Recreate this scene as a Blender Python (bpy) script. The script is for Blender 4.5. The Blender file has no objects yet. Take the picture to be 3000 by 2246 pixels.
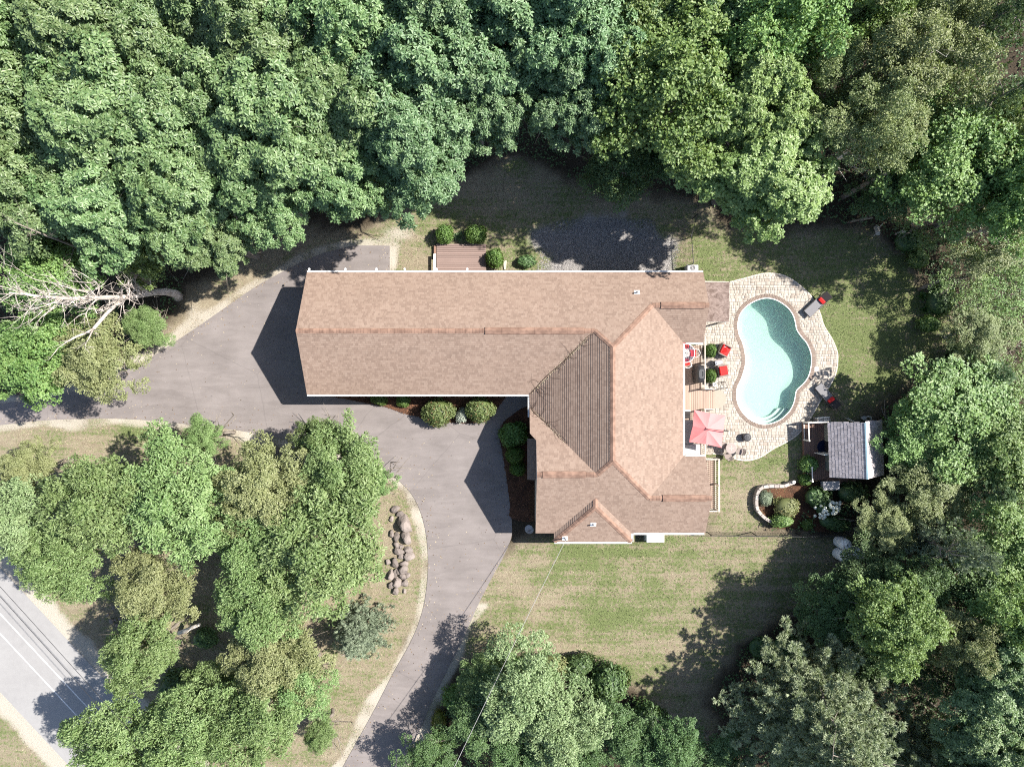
import bpy, bmesh, math, random
import numpy as np
from mathutils import Vector, Matrix
from mathutils.geometry import tessellate_polygon

random.seed(7)
rng = np.random.default_rng(7)
S = bpy.context.scene
COL = S.collection

# ------------------------------------------------------------------ camera, sky, sun, exposure
CAM_H = 45.5                 # drone height above the ground
PXM = 44.0                   # photograph pixels per metre on the ground
cam_d = bpy.data.cameras.new('camera')
cam_d.sensor_width = 36.0
cam_d.lens = 18.0 / (1500.0 / PXM / CAM_H)
cam_d.clip_start = 0.5
cam_d.clip_end = 2000.0
cam = bpy.data.objects.new('camera', cam_d)
COL.objects.link(cam)
cam.location = (0, 0, CAM_H)
cam.rotation_euler = (0, 0, 0)
S.camera = cam

SUN = Vector((0.90, 0.215, 1.0)).normalized()      # towards the sun
world = bpy.data.worlds.new('World')
S.world = world
world.use_nodes = True
wn = world.node_tree
sky = wn.nodes.new('ShaderNodeTexSky')
sky.sky_type = 'NISHITA'
sky.sun_disc = False
sky.sun_elevation = math.asin(SUN.z)
sky.sun_rotation = math.atan2(SUN.x, SUN.y)
sky.air_density = 1.0
sky.dust_density = 1.0
bg = wn.nodes['Background']
bg.inputs['Strength'].default_value = 0.088
wn.links.new(sky.outputs[0], bg.inputs['Color'])

sun_d = bpy.data.lights.new('sun', 'SUN')
sun_d.energy = 5.0
sun_d.angle = math.radians(0.53)
sun_d.color = (1.0, 0.955, 0.89)
sun = bpy.data.objects.new('sun', sun_d)
COL.objects.link(sun)
sun.location = (30, 8, 40)
sun.rotation_euler = (-SUN).to_track_quat('-Z', 'Y').to_euler()

vs = S.view_settings
vs.view_transform = 'Standard'
vs.look = 'None'
vs.exposure = 1.3
vs.gamma = 1.0
vs.use_curve_mapping = False
S.cycles.max_bounces = 6
S.cycles.diffuse_bounces = 3
S.cycles.volume_bounces = 1
S.cycles.filter_width = 1.1
S.cycles.use_denoising = False
S.cycles.transparent_max_bounces = 8

# ------------------------------------------------------------------ helpers
def W(px, py, z=0.0):
    """a point of the place from the survey grid (photograph pixels, 44 px per metre on the ground) and its height"""
    f = (CAM_H - z) / CAM_H / PXM
    return ((px - 1500.0) * f, (1123.0 - py) * f, z)

K = 3000.0 / 2212.0
def D(px, py, z=0.0):
    return W(px * K, py * K, z)

def linkobj(o, parent=None):
    COL.objects.link(o)
    if parent is not None:
        o.parent = parent
    return o

def tag(o, label=None, cat=None, group=None, kind=None):
    if label: o['label'] = label
    if cat: o['category'] = cat
    if group: o['group'] = group
    if kind: o['kind'] = kind
    return o

def thing(name, label, cat, loc=(0, 0, 0), rz=0.0, group=None):
    o = bpy.data.objects.new(name, None)
    o.empty_display_size = 0.2
    linkobj(o)
    o.location = loc
    o.rotation_euler = (0, 0, rz)
    return tag(o, label, cat, group)

class MB:
    def __init__(self):
        self.v = []; self.f = []
    def add(self, vs, fs):
        b = len(self.v)
        self.v += [tuple(p) for p in vs]
        self.f += [tuple(b + i for i in f) for f in fs]
        return self
    def box(self, x0, x1, y0, y1, z0, z1):
        return self.add([(x0,y0,z0),(x1,y0,z0),(x1,y1,z0),(x0,y1,z0),(x0,y0,z1),(x1,y0,z1),(x1,y1,z1),(x0,y1,z1)],
                        [(0,3,2,1),(4,5,6,7),(0,1,5,4),(1,2,6,5),(2,3,7,6),(3,0,4,7)])
    def cbox(self, c, s, rz=0.0, bev=0.0):
        """box by centre and size, turned about z, top edges chamfered by bev"""
        hx, hy, hz = s[0]/2, s[1]/2, s[2]/2
        ca, sa = math.cos(rz), math.sin(rz)
        def T(x, y, z): return (c[0]+x*ca-y*sa, c[1]+x*sa+y*ca, c[2]+z)
        if bev <= 0:
            vs = [T(sx*hx, sy*hy, sz*hz) for sz in (-1,1) for sx, sy in ((-1,-1),(1,-1),(1,1),(-1,1))]
            return self.add(vs, [(0,3,2,1),(4,5,6,7),(0,1,5,4),(1,2,6,5),(2,3,7,6),(3,0,4,7)])
        rings = []
        for ins, z in ((bev,-hz),(0,-hz+bev),(0,hz-bev),(bev,hz)):
            ring = []
            ax, ay = hx-ins, hy-ins
            b2 = bev*0.8
            for x, y in ((-ax+b2,-ay),(ax-b2,-ay),(ax,-ay+b2),(ax,ay-b2),(ax-b2,ay),(-ax+b2,ay),(-ax,ay-b2),(-ax,-ay+b2)):
                ring.append(T(x, y, z))
            rings.append(ring)
        return self.loft(rings)
    def loft(self, rings, cap=True):
        n = len(rings[0]); b = len(self.v)
        for r in rings: self.v += [tuple(p) for p in r]
        for k in range(len(rings)-1):
            for i in range(n):
                j = (i+1) % n
                self.f.append((b+k*n+i, b+k*n+j, b+(k+1)*n+j, b+(k+1)*n+i))
        if cap:
            self.f.append(tuple(b+i for i in reversed(range(n))))
            self.f.append(tuple(b+(len(rings)-1)*n+i for i in range(n)))
        return self
    def lathe(self, prof, c=(0,0,0), n=16, sx=1.0, sy=1.0):
        rings = [[(c[0]+r*sx*math.cos(2*math.pi*i/n), c[1]+r*sy*math.sin(2*math.pi*i/n), c[2]+z) for i in range(n)] for r, z in prof]
        return self.loft(rings)
    def tube(self, pts, rads, n=6, cap=True):
        pts = [Vector(p) for p in pts]
        if not hasattr(rads, '__len__'): rads = [rads]*len(pts)
        rings = []; prev = None
        for i, p in enumerate(pts):
            a = pts[max(i-1,0)]; b = pts[min(i+1,len(pts)-1)]
            t = (b-a)
            t = t.normalized() if t.length > 1e-9 else Vector((0,0,1))
            if prev is None:
                ref = Vector((0,0,1)) if abs(t.z) < .9 else Vector((1,0,0))
                u = t.cross(ref).normalized()
            else:
                u = (prev - t*prev.dot(t))
                u = u.normalized() if u.length > 1e-6 else t.orthogonal().normalized()
            prev = u
            w = t.cross(u)
            rings.append([tuple(p + (u*math.cos(2*math.pi*k/n) + w*math.sin(2*math.pi*k/n))*rads[i]) for k in range(n)])
        return self.loft(rings, cap)
    def prism(self, poly, z0, z1):
        """vertical prism over a plan polygon (may be concave)"""
        n = len(poly); b = len(self.v)
        area = sum(poly[i][0]*poly[(i+1)%n][1]-poly[(i+1)%n][0]*poly[i][1] for i in range(n))
        if area < 0: poly = poly[::-1]
        self.v += [(p[0],p[1],z0) for p in poly] + [(p[0],p[1],z1) for p in poly]
        for i in range(n):
            j = (i+1)%n
            self.f.append((b+i, b+j, b+n+j, b+n+i))
        for t in tessellate_polygon([[Vector((p[0],p[1],0)) for p in poly]]):
            a, c, d = t
            A, B, C = poly[a], poly[c], poly[d]
            cr = (B[0]-A[0])*(C[1]-A[1])-(B[1]-A[1])*(C[0]-A[0])
            if cr < 0: c, d = d, c
            self.f.append((b+n+a, b+n+c, b+n+d))
            self.f.append((b+d, b+c, b+a))
        return self
    def sheet(self, poly, z):
        n = len(poly); b = len(self.v)
        self.v += [(p[0],p[1],z) for p in poly]
        for t in tessellate_polygon([[Vector((p[0],p[1],0)) for p in poly]]):
            a, c, d = t
            A, B, C = poly[a], poly[c], poly[d]
            if (B[0]-A[0])*(C[1]-A[1])-(B[1]-A[1])*(C[0]-A[0]) < 0: c, d = d, c
            self.f.append((b+a, b+c, b+d))
        return self
    def mesh(self, name, m=None, off=(0,0,0), smooth=False):
        me = bpy.data.meshes.new(name)
        v = [(p[0]-off[0], p[1]-off[1], p[2]-off[2]) for p in self.v] if any(off) else self.v
        me.from_pydata(v, [], self.f)
        if m is not None: me.materials.append(m)
        if smooth:
            me.polygons.foreach_set('use_smooth', [True]*len(me.polygons))
        me.update()
        return me
    def build(self, name, m, parent=None, off=None, smooth=False):
        if off is None:
            off = tuple(parent.location) if (parent is not None and parent.parent is None and not any(parent.rotation_euler)) else (0,0,0)
        o = bpy.data.objects.new(name, self.mesh(name, m, off, smooth))
        return linkobj(o, parent)

def piece(name, me, parent=None, loc=(0,0,0), rot=(0,0,0), scale=(1,1,1)):
    o = bpy.data.objects.new(name, me)
    o.location = loc; o.rotation_euler = rot; o.scale = scale
    return linkobj(o, parent)

def spline(pts, n=6, closed=True):
    """Catmull-Rom through plan points"""
    P = [np.array(p[:2], float) for p in pts]; out = []; m = len(P)
    for i in range(m if closed else m-1):
        if closed: p0,p1,p2,p3 = P[i-1],P[i],P[(i+1)%m],P[(i+2)%m]
        else: p0,p1,p2,p3 = P[max(i-1,0)],P[i],P[i+1],P[min(i+2,m-1)]
        for k in range(n):
            t = k/n
            out.append(tuple(0.5*((2*p1)+(-p0+p2)*t+(2*p0-5*p1+4*p2-p3)*t*t+(-p0+3*p1-3*p2+p3)*t**3)))
    if not closed: out.append(tuple(P[-1]))
    return out

def sdist(xy, poly):
    """signed distance (negative inside) of points (n,2) to a polygon"""
    xy = np.asarray(xy, float); poly = np.asarray(poly, float)
    d = np.full(len(xy), 1e9); ins = np.zeros(len(xy), bool)
    m = len(poly)
    for i in range(m):
        a, b = poly[i], poly[(i+1)%m]
        e = b-a; w = xy-a
        t = np.clip((w@e)/max(e@e,1e-12), 0, 1)
        d = np.minimum(d, np.hypot(*(w-t[:,None]*e).T))
        c = (a[1] > xy[:,1]) != (b[1] > xy[:,1])
        with np.errstate(divide='ignore', invalid='ignore'):
            xi = (b[0]-a[0])*(xy[:,1]-a[1])/(b[1]-a[1])+a[0]
        ins ^= c & (xy[:,0] < xi)
    return np.where(ins, -d, d)

def offset_poly(poly, d):
    """push a closed smooth outline outwards by d"""
    n = len(poly); P = np.array(poly, float)
    area = np.sum(P[:,0]*np.roll(P[:,1],-1)-np.roll(P[:,0],-1)*P[:,1])
    t = np.roll(P,-1,0)-np.roll(P,1,0)
    t /= np.linalg.norm(t,axis=1)[:,None]+1e-12
    nrm = np.stack([t[:,1],-t[:,0]],1) * (1 if area > 0 else -1)
    return [tuple(p) for p in P+nrm*d]

# ------------------------------------------------------------------ materials
class NT:
    def __init__(self, name):
        self.m = bpy.data.materials.new(name); self.m.use_nodes = True
        self.t = self.m.node_tree; self.p = self.t.nodes['Principled BSDF']
        self.out = self.t.nodes['Material Output']
    def n(self, kind, **kw):
        nd = self.t.nodes.new('ShaderNode'+kind)
        for k, v in kw.items():
            if k in nd.inputs: nd.inputs[k].default_value = v
            else: setattr(nd, k, v)
        return nd
    def l(self, a, b):
        self.t.links.new(a, b)
    def math(self, op, a, b=None, clamp=False):
        nd = self.n('Math', operation=op); nd.use_clamp = clamp
        for i, x in enumerate((a, b)):
            if x is None: continue
            if hasattr(x, 'is_output'): self.l(x, nd.inputs[i])
            else: nd.inputs[i].default_value = x
        return nd.outputs[0]
    def mix(self, fac, a, b, mode='MIX'):
        nd = self.n('Mix', data_type='RGBA', blend_type=mode)
        for s, x in ((nd.inputs[0], fac), (nd.inputs[6], a), (nd.inputs[7], b)):
            if hasattr(x, 'is_output'): self.l(x, s)
            elif isinstance(x, (tuple, list)): s.default_value = (*x[:3], 1)
            else: s.default_value = x
        return nd.outputs[2]
    def noise(self, scale, detail=3, vec=None, rough=0.55, dist=0.0):
        nd = self.n('TexNoise'); nd.inputs['Scale'].default_value = scale
        nd.inputs['Detail'].default_value = detail; nd.inputs['Roughness'].default_value = rough
        nd.inputs['Distortion'].default_value = dist
        if vec is not None: self.l(vec, nd.inputs['Vector'])
        return nd.outputs['Fac']
    def ramp(self, fac, stops):
        nd = self.n('ValToRGB'); e = nd.color_ramp.elements
        while len(e) > 2: e.remove(e[-1])
        while len(e) < len(stops): e.new(0.5)
        for i, (p, c) in enumerate(stops):
            e[i].position = p
            e[i].color = (*c, 1) if isinstance(c, (tuple, list)) else (c, c, c, 1)
        self.l(fac, nd.inputs[0])
        return nd.outputs[0]
    def pos(self):
        return self.n('NewGeometry').outputs['Position']
    def bump(self, h, strength=0.3, dist=0.02):
        nd = self.n('Bump'); nd.inputs['Strength'].default_value = strength
        nd.inputs['Distance'].default_value = dist
        self.l(h, nd.inputs['Height']); self.l(nd.outputs[0], self.p.inputs['Normal'])
    def col(self, c):
        if hasattr(c, 'is_output'): self.l(c, self.p.inputs['Base Color'])
        else: self.p.inputs['Base Color'].default_value = (*c[:3], 1)
    def set(self, rough=0.7, spec=0.3, metal=0.0):
        self.p.inputs['Roughness'].default_value = rough
        self.p.inputs['Specular IOR Level'].default_value = spec
        self.p.inputs['Metallic'].default_value = metal
        return self.m

def plain(name, c, rough=0.6, spec=0.4, metal=0.0, var=0.18, scale=6.0, bump=0.0, rnd=0.0):
    """one colour with a little grain, wear and (rnd) a shift from piece to piece"""
    t = NT(name); p = t.pos()
    f = t.noise(scale, 4, p)
    f2 = t.noise(scale*7, 3, p)
    v = t.math('ADD', t.math('MULTIPLY', f, var*1.4), t.math('MULTIPLY', f2, var*0.8))
    v = t.math('ADD', v, 1.0-var*1.1)
    if rnd:
        r = t.n('ObjectInfo').outputs['Random']
        v = t.math('ADD', v, t.math('MULTIPLY', t.math('SUBTRACT', r, 0.5), rnd*2))
    hs = t.n('HueSaturation'); hs.inputs['Color'].default_value = (*c, 1)
    t.l(v, hs.inputs['Value'])
    t.col(hs.outputs[0])
    if bump: t.bump(f2, bump, 0.01)
    return t.set(rough, spec, metal)

def wood(name, c, rough=0.75, axis='Y', rnd=0.12, var=0.3):
    """weathered board: grain stretched along the board, each board a little different"""
    t = NT(name)
    tc = t.n('TexCoord'); mp = t.n('Mapping')
    sc = {'X': (1.2, 22, 22), 'Y': (22, 1.2, 22)}[axis]
    mp.inputs['Scale'].default_value = sc
    t.l(t.pos(), mp.inputs['Vector'])
    g = t.noise(1.0, 5, mp.outputs[0], 0.65)
    big = t.noise(0.9, 3, t.pos())
    r = t.n('ObjectInfo').outputs['Random']
    v = t.math('ADD', t.math('MULTIPLY', g, var), t.math('MULTIPLY', big, var*0.7))
    v = t.math('ADD', t.math('ADD', v, 1-var*0.85), t.math('MULTIPLY', t.math('SUBTRACT', r, .5), rnd*2))
    hs = t.n('HueSaturation'); hs.inputs['Color'].default_value = (*c, 1)
    t.l(v, hs.inputs['Value']); t.col(hs.outputs[0])
    t.bump(g, 0.25, 0.004)
    return t.set(rough, 0.25)

def leafmat(name, c_dark, c_light, rough=0.42, spec=0.55, trans=0.3, alt=None, altamt=0.0, tint=0.25):
    """foliage: every leaf its own tone between two greens, sheen, some light let through"""
    t = NT(name)
    a = t.n('Attribute', attribute_name='rnd'); r = a.outputs['Fac']
    o = t.n('ObjectInfo').outputs['Random']
    c = t.mix(r, c_dark, c_light)
    if alt:
        a2 = t.n('Attribute', attribute_name='tone').outputs['Fac']
        m = t.math('MULTIPLY', t.math('GREATER_THAN', a2, 1-altamt), 0.8)
        c = t.mix(m, c, alt)
    hs = t.n('HueSaturation')
    t.l(c, hs.inputs['Color'])
    t.l(t.math('ADD', t.math('MULTIPLY', t.math('SUBTRACT', o, .5), tint*0.10), 0.5), hs.inputs['Hue'])
    t.l(t.math('ADD', t.math('MULTIPLY', o, tint), 1-tint/2), hs.inputs['Value'])
    t.col(hs.outputs[0])
    t.set(rough, spec)
    tr = t.n('BsdfTranslucent')
    t.l(t.mix(0.5, hs.outputs[0], (0.30, 0.42, 0.06)), tr.inputs['Color'])
    mx = t.n('MixShader'); mx.inputs[0].default_value = trans
    t.l(t.p.outputs[0], mx.inputs[1]); t.l(tr.outputs[0], mx.inputs[2])
    t.l(mx.outputs[0], t.out.inputs['Surface'])
    return t.m

def barkmat(name, c, c2):
    t = NT(name)
    mp = t.n('Mapping'); mp.inputs['Scale'].default_value = (9, 9, 2.0)
    t.l(t.pos(), mp.inputs['Vector'])
    f = t.noise(1.0, 5, mp.outputs[0], 0.65)
    t.col(t.ramp(f, [(0.3, c2), (0.62, c)]))
    t.bump(f, 0.6, 0.03)
    return t.set(0.9, 0.15)

M = {}
M['bark'] = barkmat('bark', (0.26, 0.225, 0.19), (0.09, 0.075, 0.06))
M['bark_pale'] = barkmat('bark_pale', (0.56, 0.50, 0.45), (0.24, 0.20, 0.17))
M['bark_birch'] = barkmat('bark_birch', (0.62, 0.58, 0.52), (0.2, 0.17, 0.14))
M['white'] = plain('white_paint', (0.80, 0.79, 0.76), 0.45, 0.4, var=0.06)
M['white_metal'] = plain('white_metal', (0.82, 0.82, 0.80), 0.35, 0.5, var=0.05)
M['offwhite'] = plain('offwhite_trim', (0.66, 0.62, 0.56), 0.6, 0.3, var=0.12)
M['black'] = plain('black_metal', (0.022, 0.022, 0.024), 0.5, 0.4, var=0.2)
M['blackvinyl'] = plain('black_vinyl', (0.03, 0.03, 0.033), 0.42, 0.5, var=0.25, scale=9)
M['darkmetal'] = plain('dark_bronze', (0.06, 0.05, 0.045), 0.5, 0.4)
M['rail'] = plain('rail_paint', (0.46, 0.41, 0.35), 0.6, 0.3, var=0.12)
M['slinggrey'] = plain('lounger_sling', (0.165, 0.16, 0.165), 0.8, 0.2, var=0.15, scale=8)
M['grey'] = plain('grey_plastic', (0.30, 0.30, 0.31), 0.5, 0.4)
M['greyfabric'] = plain('grey_fabric', (0.24, 0.24, 0.25), 0.9, 0.1, var=0.2, scale=12, bump=0.2)
M['palegrey'] = plain('pale_grey_fabric', (0.36, 0.35, 0.35), 0.85, 0.15, var=0.16, scale=8)
M['charcoal'] = plain('charcoal_fabric', (0.045, 0.04, 0.04), 0.9, 0.1)
M['red'] = plain('red_fabric', (0.56, 0.03, 0.028), 0.85, 0.15, var=0.12, scale=9, bump=0.15)
M['wicker'] = plain('wicker', (0.22, 0.18, 0.16), 0.8, 0.2, var=0.3, scale=40, bump=0.4)
M['siding'] = plain('siding', (0.50, 0.46, 0.40), 0.7, 0.3, var=0.08)
M['shedwall'] = plain('shed_siding', (0.26, 0.26, 0.20), 0.75, 0.25, var=0.1)
M['stone'] = plain('stone', (0.175, 0.148, 0.132), 0.9, 0.2, var=0.55, scale=5, bump=0.7, rnd=0.3)
M['wallstone'] = plain('wall_stone', (0.34, 0.30, 0.27), 0.9, 0.2, var=0.4, scale=9, bump=0.6, rnd=0.16)
M['concrete'] = plain('concrete', (0.42, 0.37, 0.30), 0.9, 0.2, var=0.14, scale=3, bump=0.2)
M['soil'] = plain('soil', (0.04, 0.026, 0.02), 0.95, 0.05, var=0.4, scale=8, bump=0.5)
M['navy'] = plain('navy_mat', (0.010, 0.016, 0.04), 0.95, 0.05)
M['glassy'] = plain('dark_glass', (0.03, 0.035, 0.04), 0.08, 0.6, var=0.05)
M['deck_tan'] = wood('deck_tan', (0.315, 0.235, 0.185))
M['deck_brown'] = wood('deck_brown', (0.19, 0.115, 0.085))
M['deck_grey'] = wood('deck_grey', (0.215, 0.155, 0.135), axis='X')
M['shake'] = wood('cedar_shake', (0.34, 0.31, 0.315), axis='X', rnd=0.22, var=0.4)
M['oldwood'] = wood('old_wood', (0.22, 0.20, 0.18), axis='X')
# ================================================================== THE SETTING
def dl(pts): return [D(*p)[:2] for p in pts]
def wl(pts): return [W(*p)[:2] for p in pts]

drive_pts = dl([(842,531),(770,530),(705,545),(640,572),(560,615),(500,655),(440,697),(380,737),(320,775),(240,815),(150,848),(0,872),(-140,885),
  (-140,934),(0,918),(90,908),(180,904),(260,904),(340,909),(430,919),(520,930),(600,945),(680,962),(760,986),(822,1012),(862,1038),
  (890,1068),(908,1104),(920,1150),(925,1210),(921,1275),(908,1335),(884,1392),(850,1452),(810,1530),(768,1606),(730,1675),(640,1840),(780,1840),(862,1675),(905,1580),
  (940,1500),(972,1435),(1000,1380),(1030,1312),(1060,1252),(1086,1205),(1103,1165),(1106,1140),(1103,1090),(1094,1030),(1085,975),(1079,945),
  (1084,918),(1100,902),(1150,888)])
# smoothed outline of the asphalt, straight against the house
drive = spline(drive_pts, 5, True)[:-5] 
drive = [p for p in spline(drive_pts[1:], 5, False)] + dl([(1200,885),(1200,700),(1000,650),(842,640),(842,531)])
road_dir = np.array([0.683, -0.73])
road_a = np.array(W(73, 1739)[:2]); road_n = np.array([-0.73, -0.683])
def road_quad(o0, o1, l0=-60, l1=70):
    return [tuple(road_a+road_n*o0+road_dir*l0), tuple(road_a+road_n*o0+road_dir*l1), tuple(road_a+road_n*o1+road_dir*l1), tuple(road_a+road_n*o1+road_dir*l0)]
road_poly = road_quad(0, 5.65)
south_lawn = spline(dl([(1100,1165),(1300,1150),(1540,1145),(1700,1150),(1830,1150),(1835,1210),(1760,1300),(1660,1350),(1590,1420),(1530,1500),(1520,1580),(1450,1600),
   (1390,1510),(1290,1440),(1200,1418),(1040,1408),(985,1450),(930,1560),(880,1656),(800,1700),(840,1560),(960,1300)]),4)
right_lawn = spline(dl([(1500,1000),(1540,1150),(1640,1140),(1700,1080),(1760,1000),(1800,960),(1850,890),(1930,850),(2040,790),(2060,690),(1980,610),(1940,540),(1870,490),(1700,510),(1510,470),(1480,560),(1500,800)]),4)
north_lawn = spline(dl([(760,500),(860,450),(960,400),(1100,350),(1200,370),(1330,430),(1470,430),(1560,480),(1560,640),(1300,640),(840,640),(600,560)]),4)
island = spline(dl([(-40,910),(250,896),(600,936),(830,1010),(915,1120),(935,1250),(880,1410),(760,1640),(600,1800),(330,1780),(240,1640),(120,1440),(-60,1230)]),4)
corner = road_quad(5.9, 40)
verge = spline(dl([(290,800),(350,715),(420,640),(500,580),(560,520),(640,490),(760,500),(760,560),(640,590),(520,660),(400,745)]),4)
grav = spline(dl([(1148,520),(1180,488),(1250,478),(1330,472),(1400,490),(1450,520),(1462,560),(1450,640),(1250,640),(1150,640),(1175,560)]), 5)

def ss(d, a, b):
    t = np.clip((d-a)/(b-a), 0, 1); return t*t*(3-2*t)

def vnoise(x, y, s, seed=0):
    """cheap value noise for outlines"""
    r = np.random.default_rng(seed); g = r.random((64, 64))
    x = x/s; y = y/s
    xi = np.floor(x).astype(int); yi = np.floor(y).astype(int)
    fx = x-xi; fy = y-yi; fx = fx*fx*(3-2*fx); fy = fy*fy*(3-2*fy)
    G = lambda i, j: g[i % 64, j % 64]
    return (G(xi,yi)*(1-fx)+G(xi+1,yi)*fx)*(1-fy)+(G(xi,yi+1)*(1-fx)+G(xi+1,yi+1)*fx)*fy

def ground_weights(x, y):
    xy = np.stack([x, y], 1)
    n1 = vnoise(x, y, 1.6, 1)+0.5*vnoise(x, y, 0.5, 2)-0.75
    dS, dR, dN, dI, dC, dV = (sdist(xy, p) for p in (south_lawn, right_lawn, north_lawn, island, corner, verge))
    inn = lambda d, w=0.7: 1-ss(d+n1*1.3, -w, w)
    lawn = np.maximum.reduce([inn(dS), inn(dR), inn(dN), inn(dI), inn(dC), inn(dV)])
    # how green the turf is in each part of the garden
    green = 0.52*inn(dS)
    green = np.maximum(green, 0.66*inn(dR)); green = np.maximum(green, 0.52*inn(dN))
    green = np.maximum(green, 0.30*inn(dI)); green = np.maximum(green, 0.42*inn(dC))
    # dry corner between shed and house, dry strip behind the garage, mown bands on the front lawn
    def spot(px, py, rx, ry, amt):
        c = D(px, py); return amt*np.exp(-(((x-c[0])/rx)**2+((y-c[1])/ry)**2))
    green += spot(1600,1080,3.0,2.6,-0.40)+spot(870,560,2.6,1.6,-0.35)+spot(300,925,3.5,1.0,0.45)+spot(1300,1185,5.5,0.9,0.28)
    green += spot(1180,1310,1.8,1.1,-0.35)+spot(1100,1240,1.6,1.6,-0.25)+spot(1290,1330,4,1.0,0.18)+spot(1430,1240,2.2,0.7,-0.22)+spot(1150,1400,3,0.6,-0.3)
    green += spot(1850,700,3,3,0.15)+spot(1560,1020,1.0,1.0,0.25)+spot(1560,1500,4,4,-0.25)+spot(1200,470,2.5,1.3,0.2)+spot(1300,440,5,2,-0.2)+spot(1020,420,4,2,-0.3)
    green += 0.11*np.sin(y*2*np.pi/.95+1.6*vnoise(x,y,5,5))*inn(dS)*(.35+vnoise(x,y,3.5,15))+.24*(vnoise(x,y,1.9,21)-.5)+.34*(vnoise(x,y,.75,22)-.5)
    dd = sdist(xy, drive)
    n3 = vnoise(x,y,2.4,31)
    sand = (1-ss(dd, 0.08+0.5*n3, 0.35+1.0*n3))*(0.35+0.75*vnoise(x,y,.8,8))
    c = D(880,1120); sand *= np.where((x > D(1020,0)[0]) & (y > D(0,1300)[1]), 0.25, 1.0)
    rd = (xy-road_a)@road_n
    rs = np.minimum(np.abs(rd), np.abs(rd-5.65))
    sand = np.maximum(sand, (1-ss(rs, 0.8+n1*.5, 1.5+n1*.5))*0.95)
    sand = np.maximum(sand, spot(860,505,1.3,0.6,0.8)); sand = np.maximum(sand, spot(420,690,0.7,1.4,0.7))
    sand = np.maximum(sand, spot(350,760,1.2,0.8,0.7))
    gr = (1-ss(sdist(xy, grav)+n1*1.1+.5*(vnoise(x,y,.35,41)-.5), -.55, .35))
    return lawn, np.clip(green, 0, 1), np.clip(sand, 0, 1), np.clip(gr, 0, 1)

inx = np.arange(-36, 36.01, 0.3); iny = np.arange(-28, 28.01, 0.3)
gx = np.concatenate([[-420,-200,-100,-60,-45], inx, [45,60,100,200,420]])
gy = np.concatenate([[-420,-200,-100,-60,-40], iny, [40,60,100,200,420]])
GX, GY = np.meshgrid(gx, gy)
# the pool hole: ground dips below the basin so nothing shows inside it
pool_px = [(2245.6,874),(2215,881),(2186.9,897.5),(2168,921),(2161.5,949),(2164.5,977.5),(2175,1003),(2182,1031),(2184,1064),(2173,1105),(2160,1134),(2157.5,1161),
 (2163.6,1187),(2180.5,1214),(2202,1231),(2226,1240.5),(2245.7,1241.7),(2270,1235.7),(2291.6,1223.6),(2313,1202),(2324,1180),(2328,1163),(2330.4,1148),(2337,1137),
 (2352,1124),(2366,1104),(2373.7,1078.5),(2376,1052.7),(2372.6,1029),(2360.8,1003),(2346.7,987),(2333,965.7),(2328,942),(2320.9,921),(2304.4,900),(2276,881)]
pool = spline(wl(pool_px), 4)
GZ = np.where(sdist(np.stack([GX.ravel(), GY.ravel()],1), pool).reshape(GX.shape) < 0.45, -3.0, 0.0)
gw = ground_weights(GX.ravel(), GY.ravel())
nx, ny = len(gx), len(gy)
me = bpy.data.meshes.new('ground')
idx = np.arange(nx*ny).reshape(ny, nx)
q = np.stack([idx[:-1,:-1], idx[:-1,1:], idx[1:,1:], idx[1:,:-1]], -1).reshape(-1, 4)
me.from_pydata(np.stack([GX.ravel(), GY.ravel(), GZ.ravel()], 1).tolist(), [], q.tolist())
for nm, arr in zip(('w_lawn', 'w_green', 'w_sand', 'w_grav'), gw):
    at = me.attributes.new(nm, 'FLOAT', 'POINT'); at.data.foreach_set('value', arr.astype(np.float32))

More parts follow.
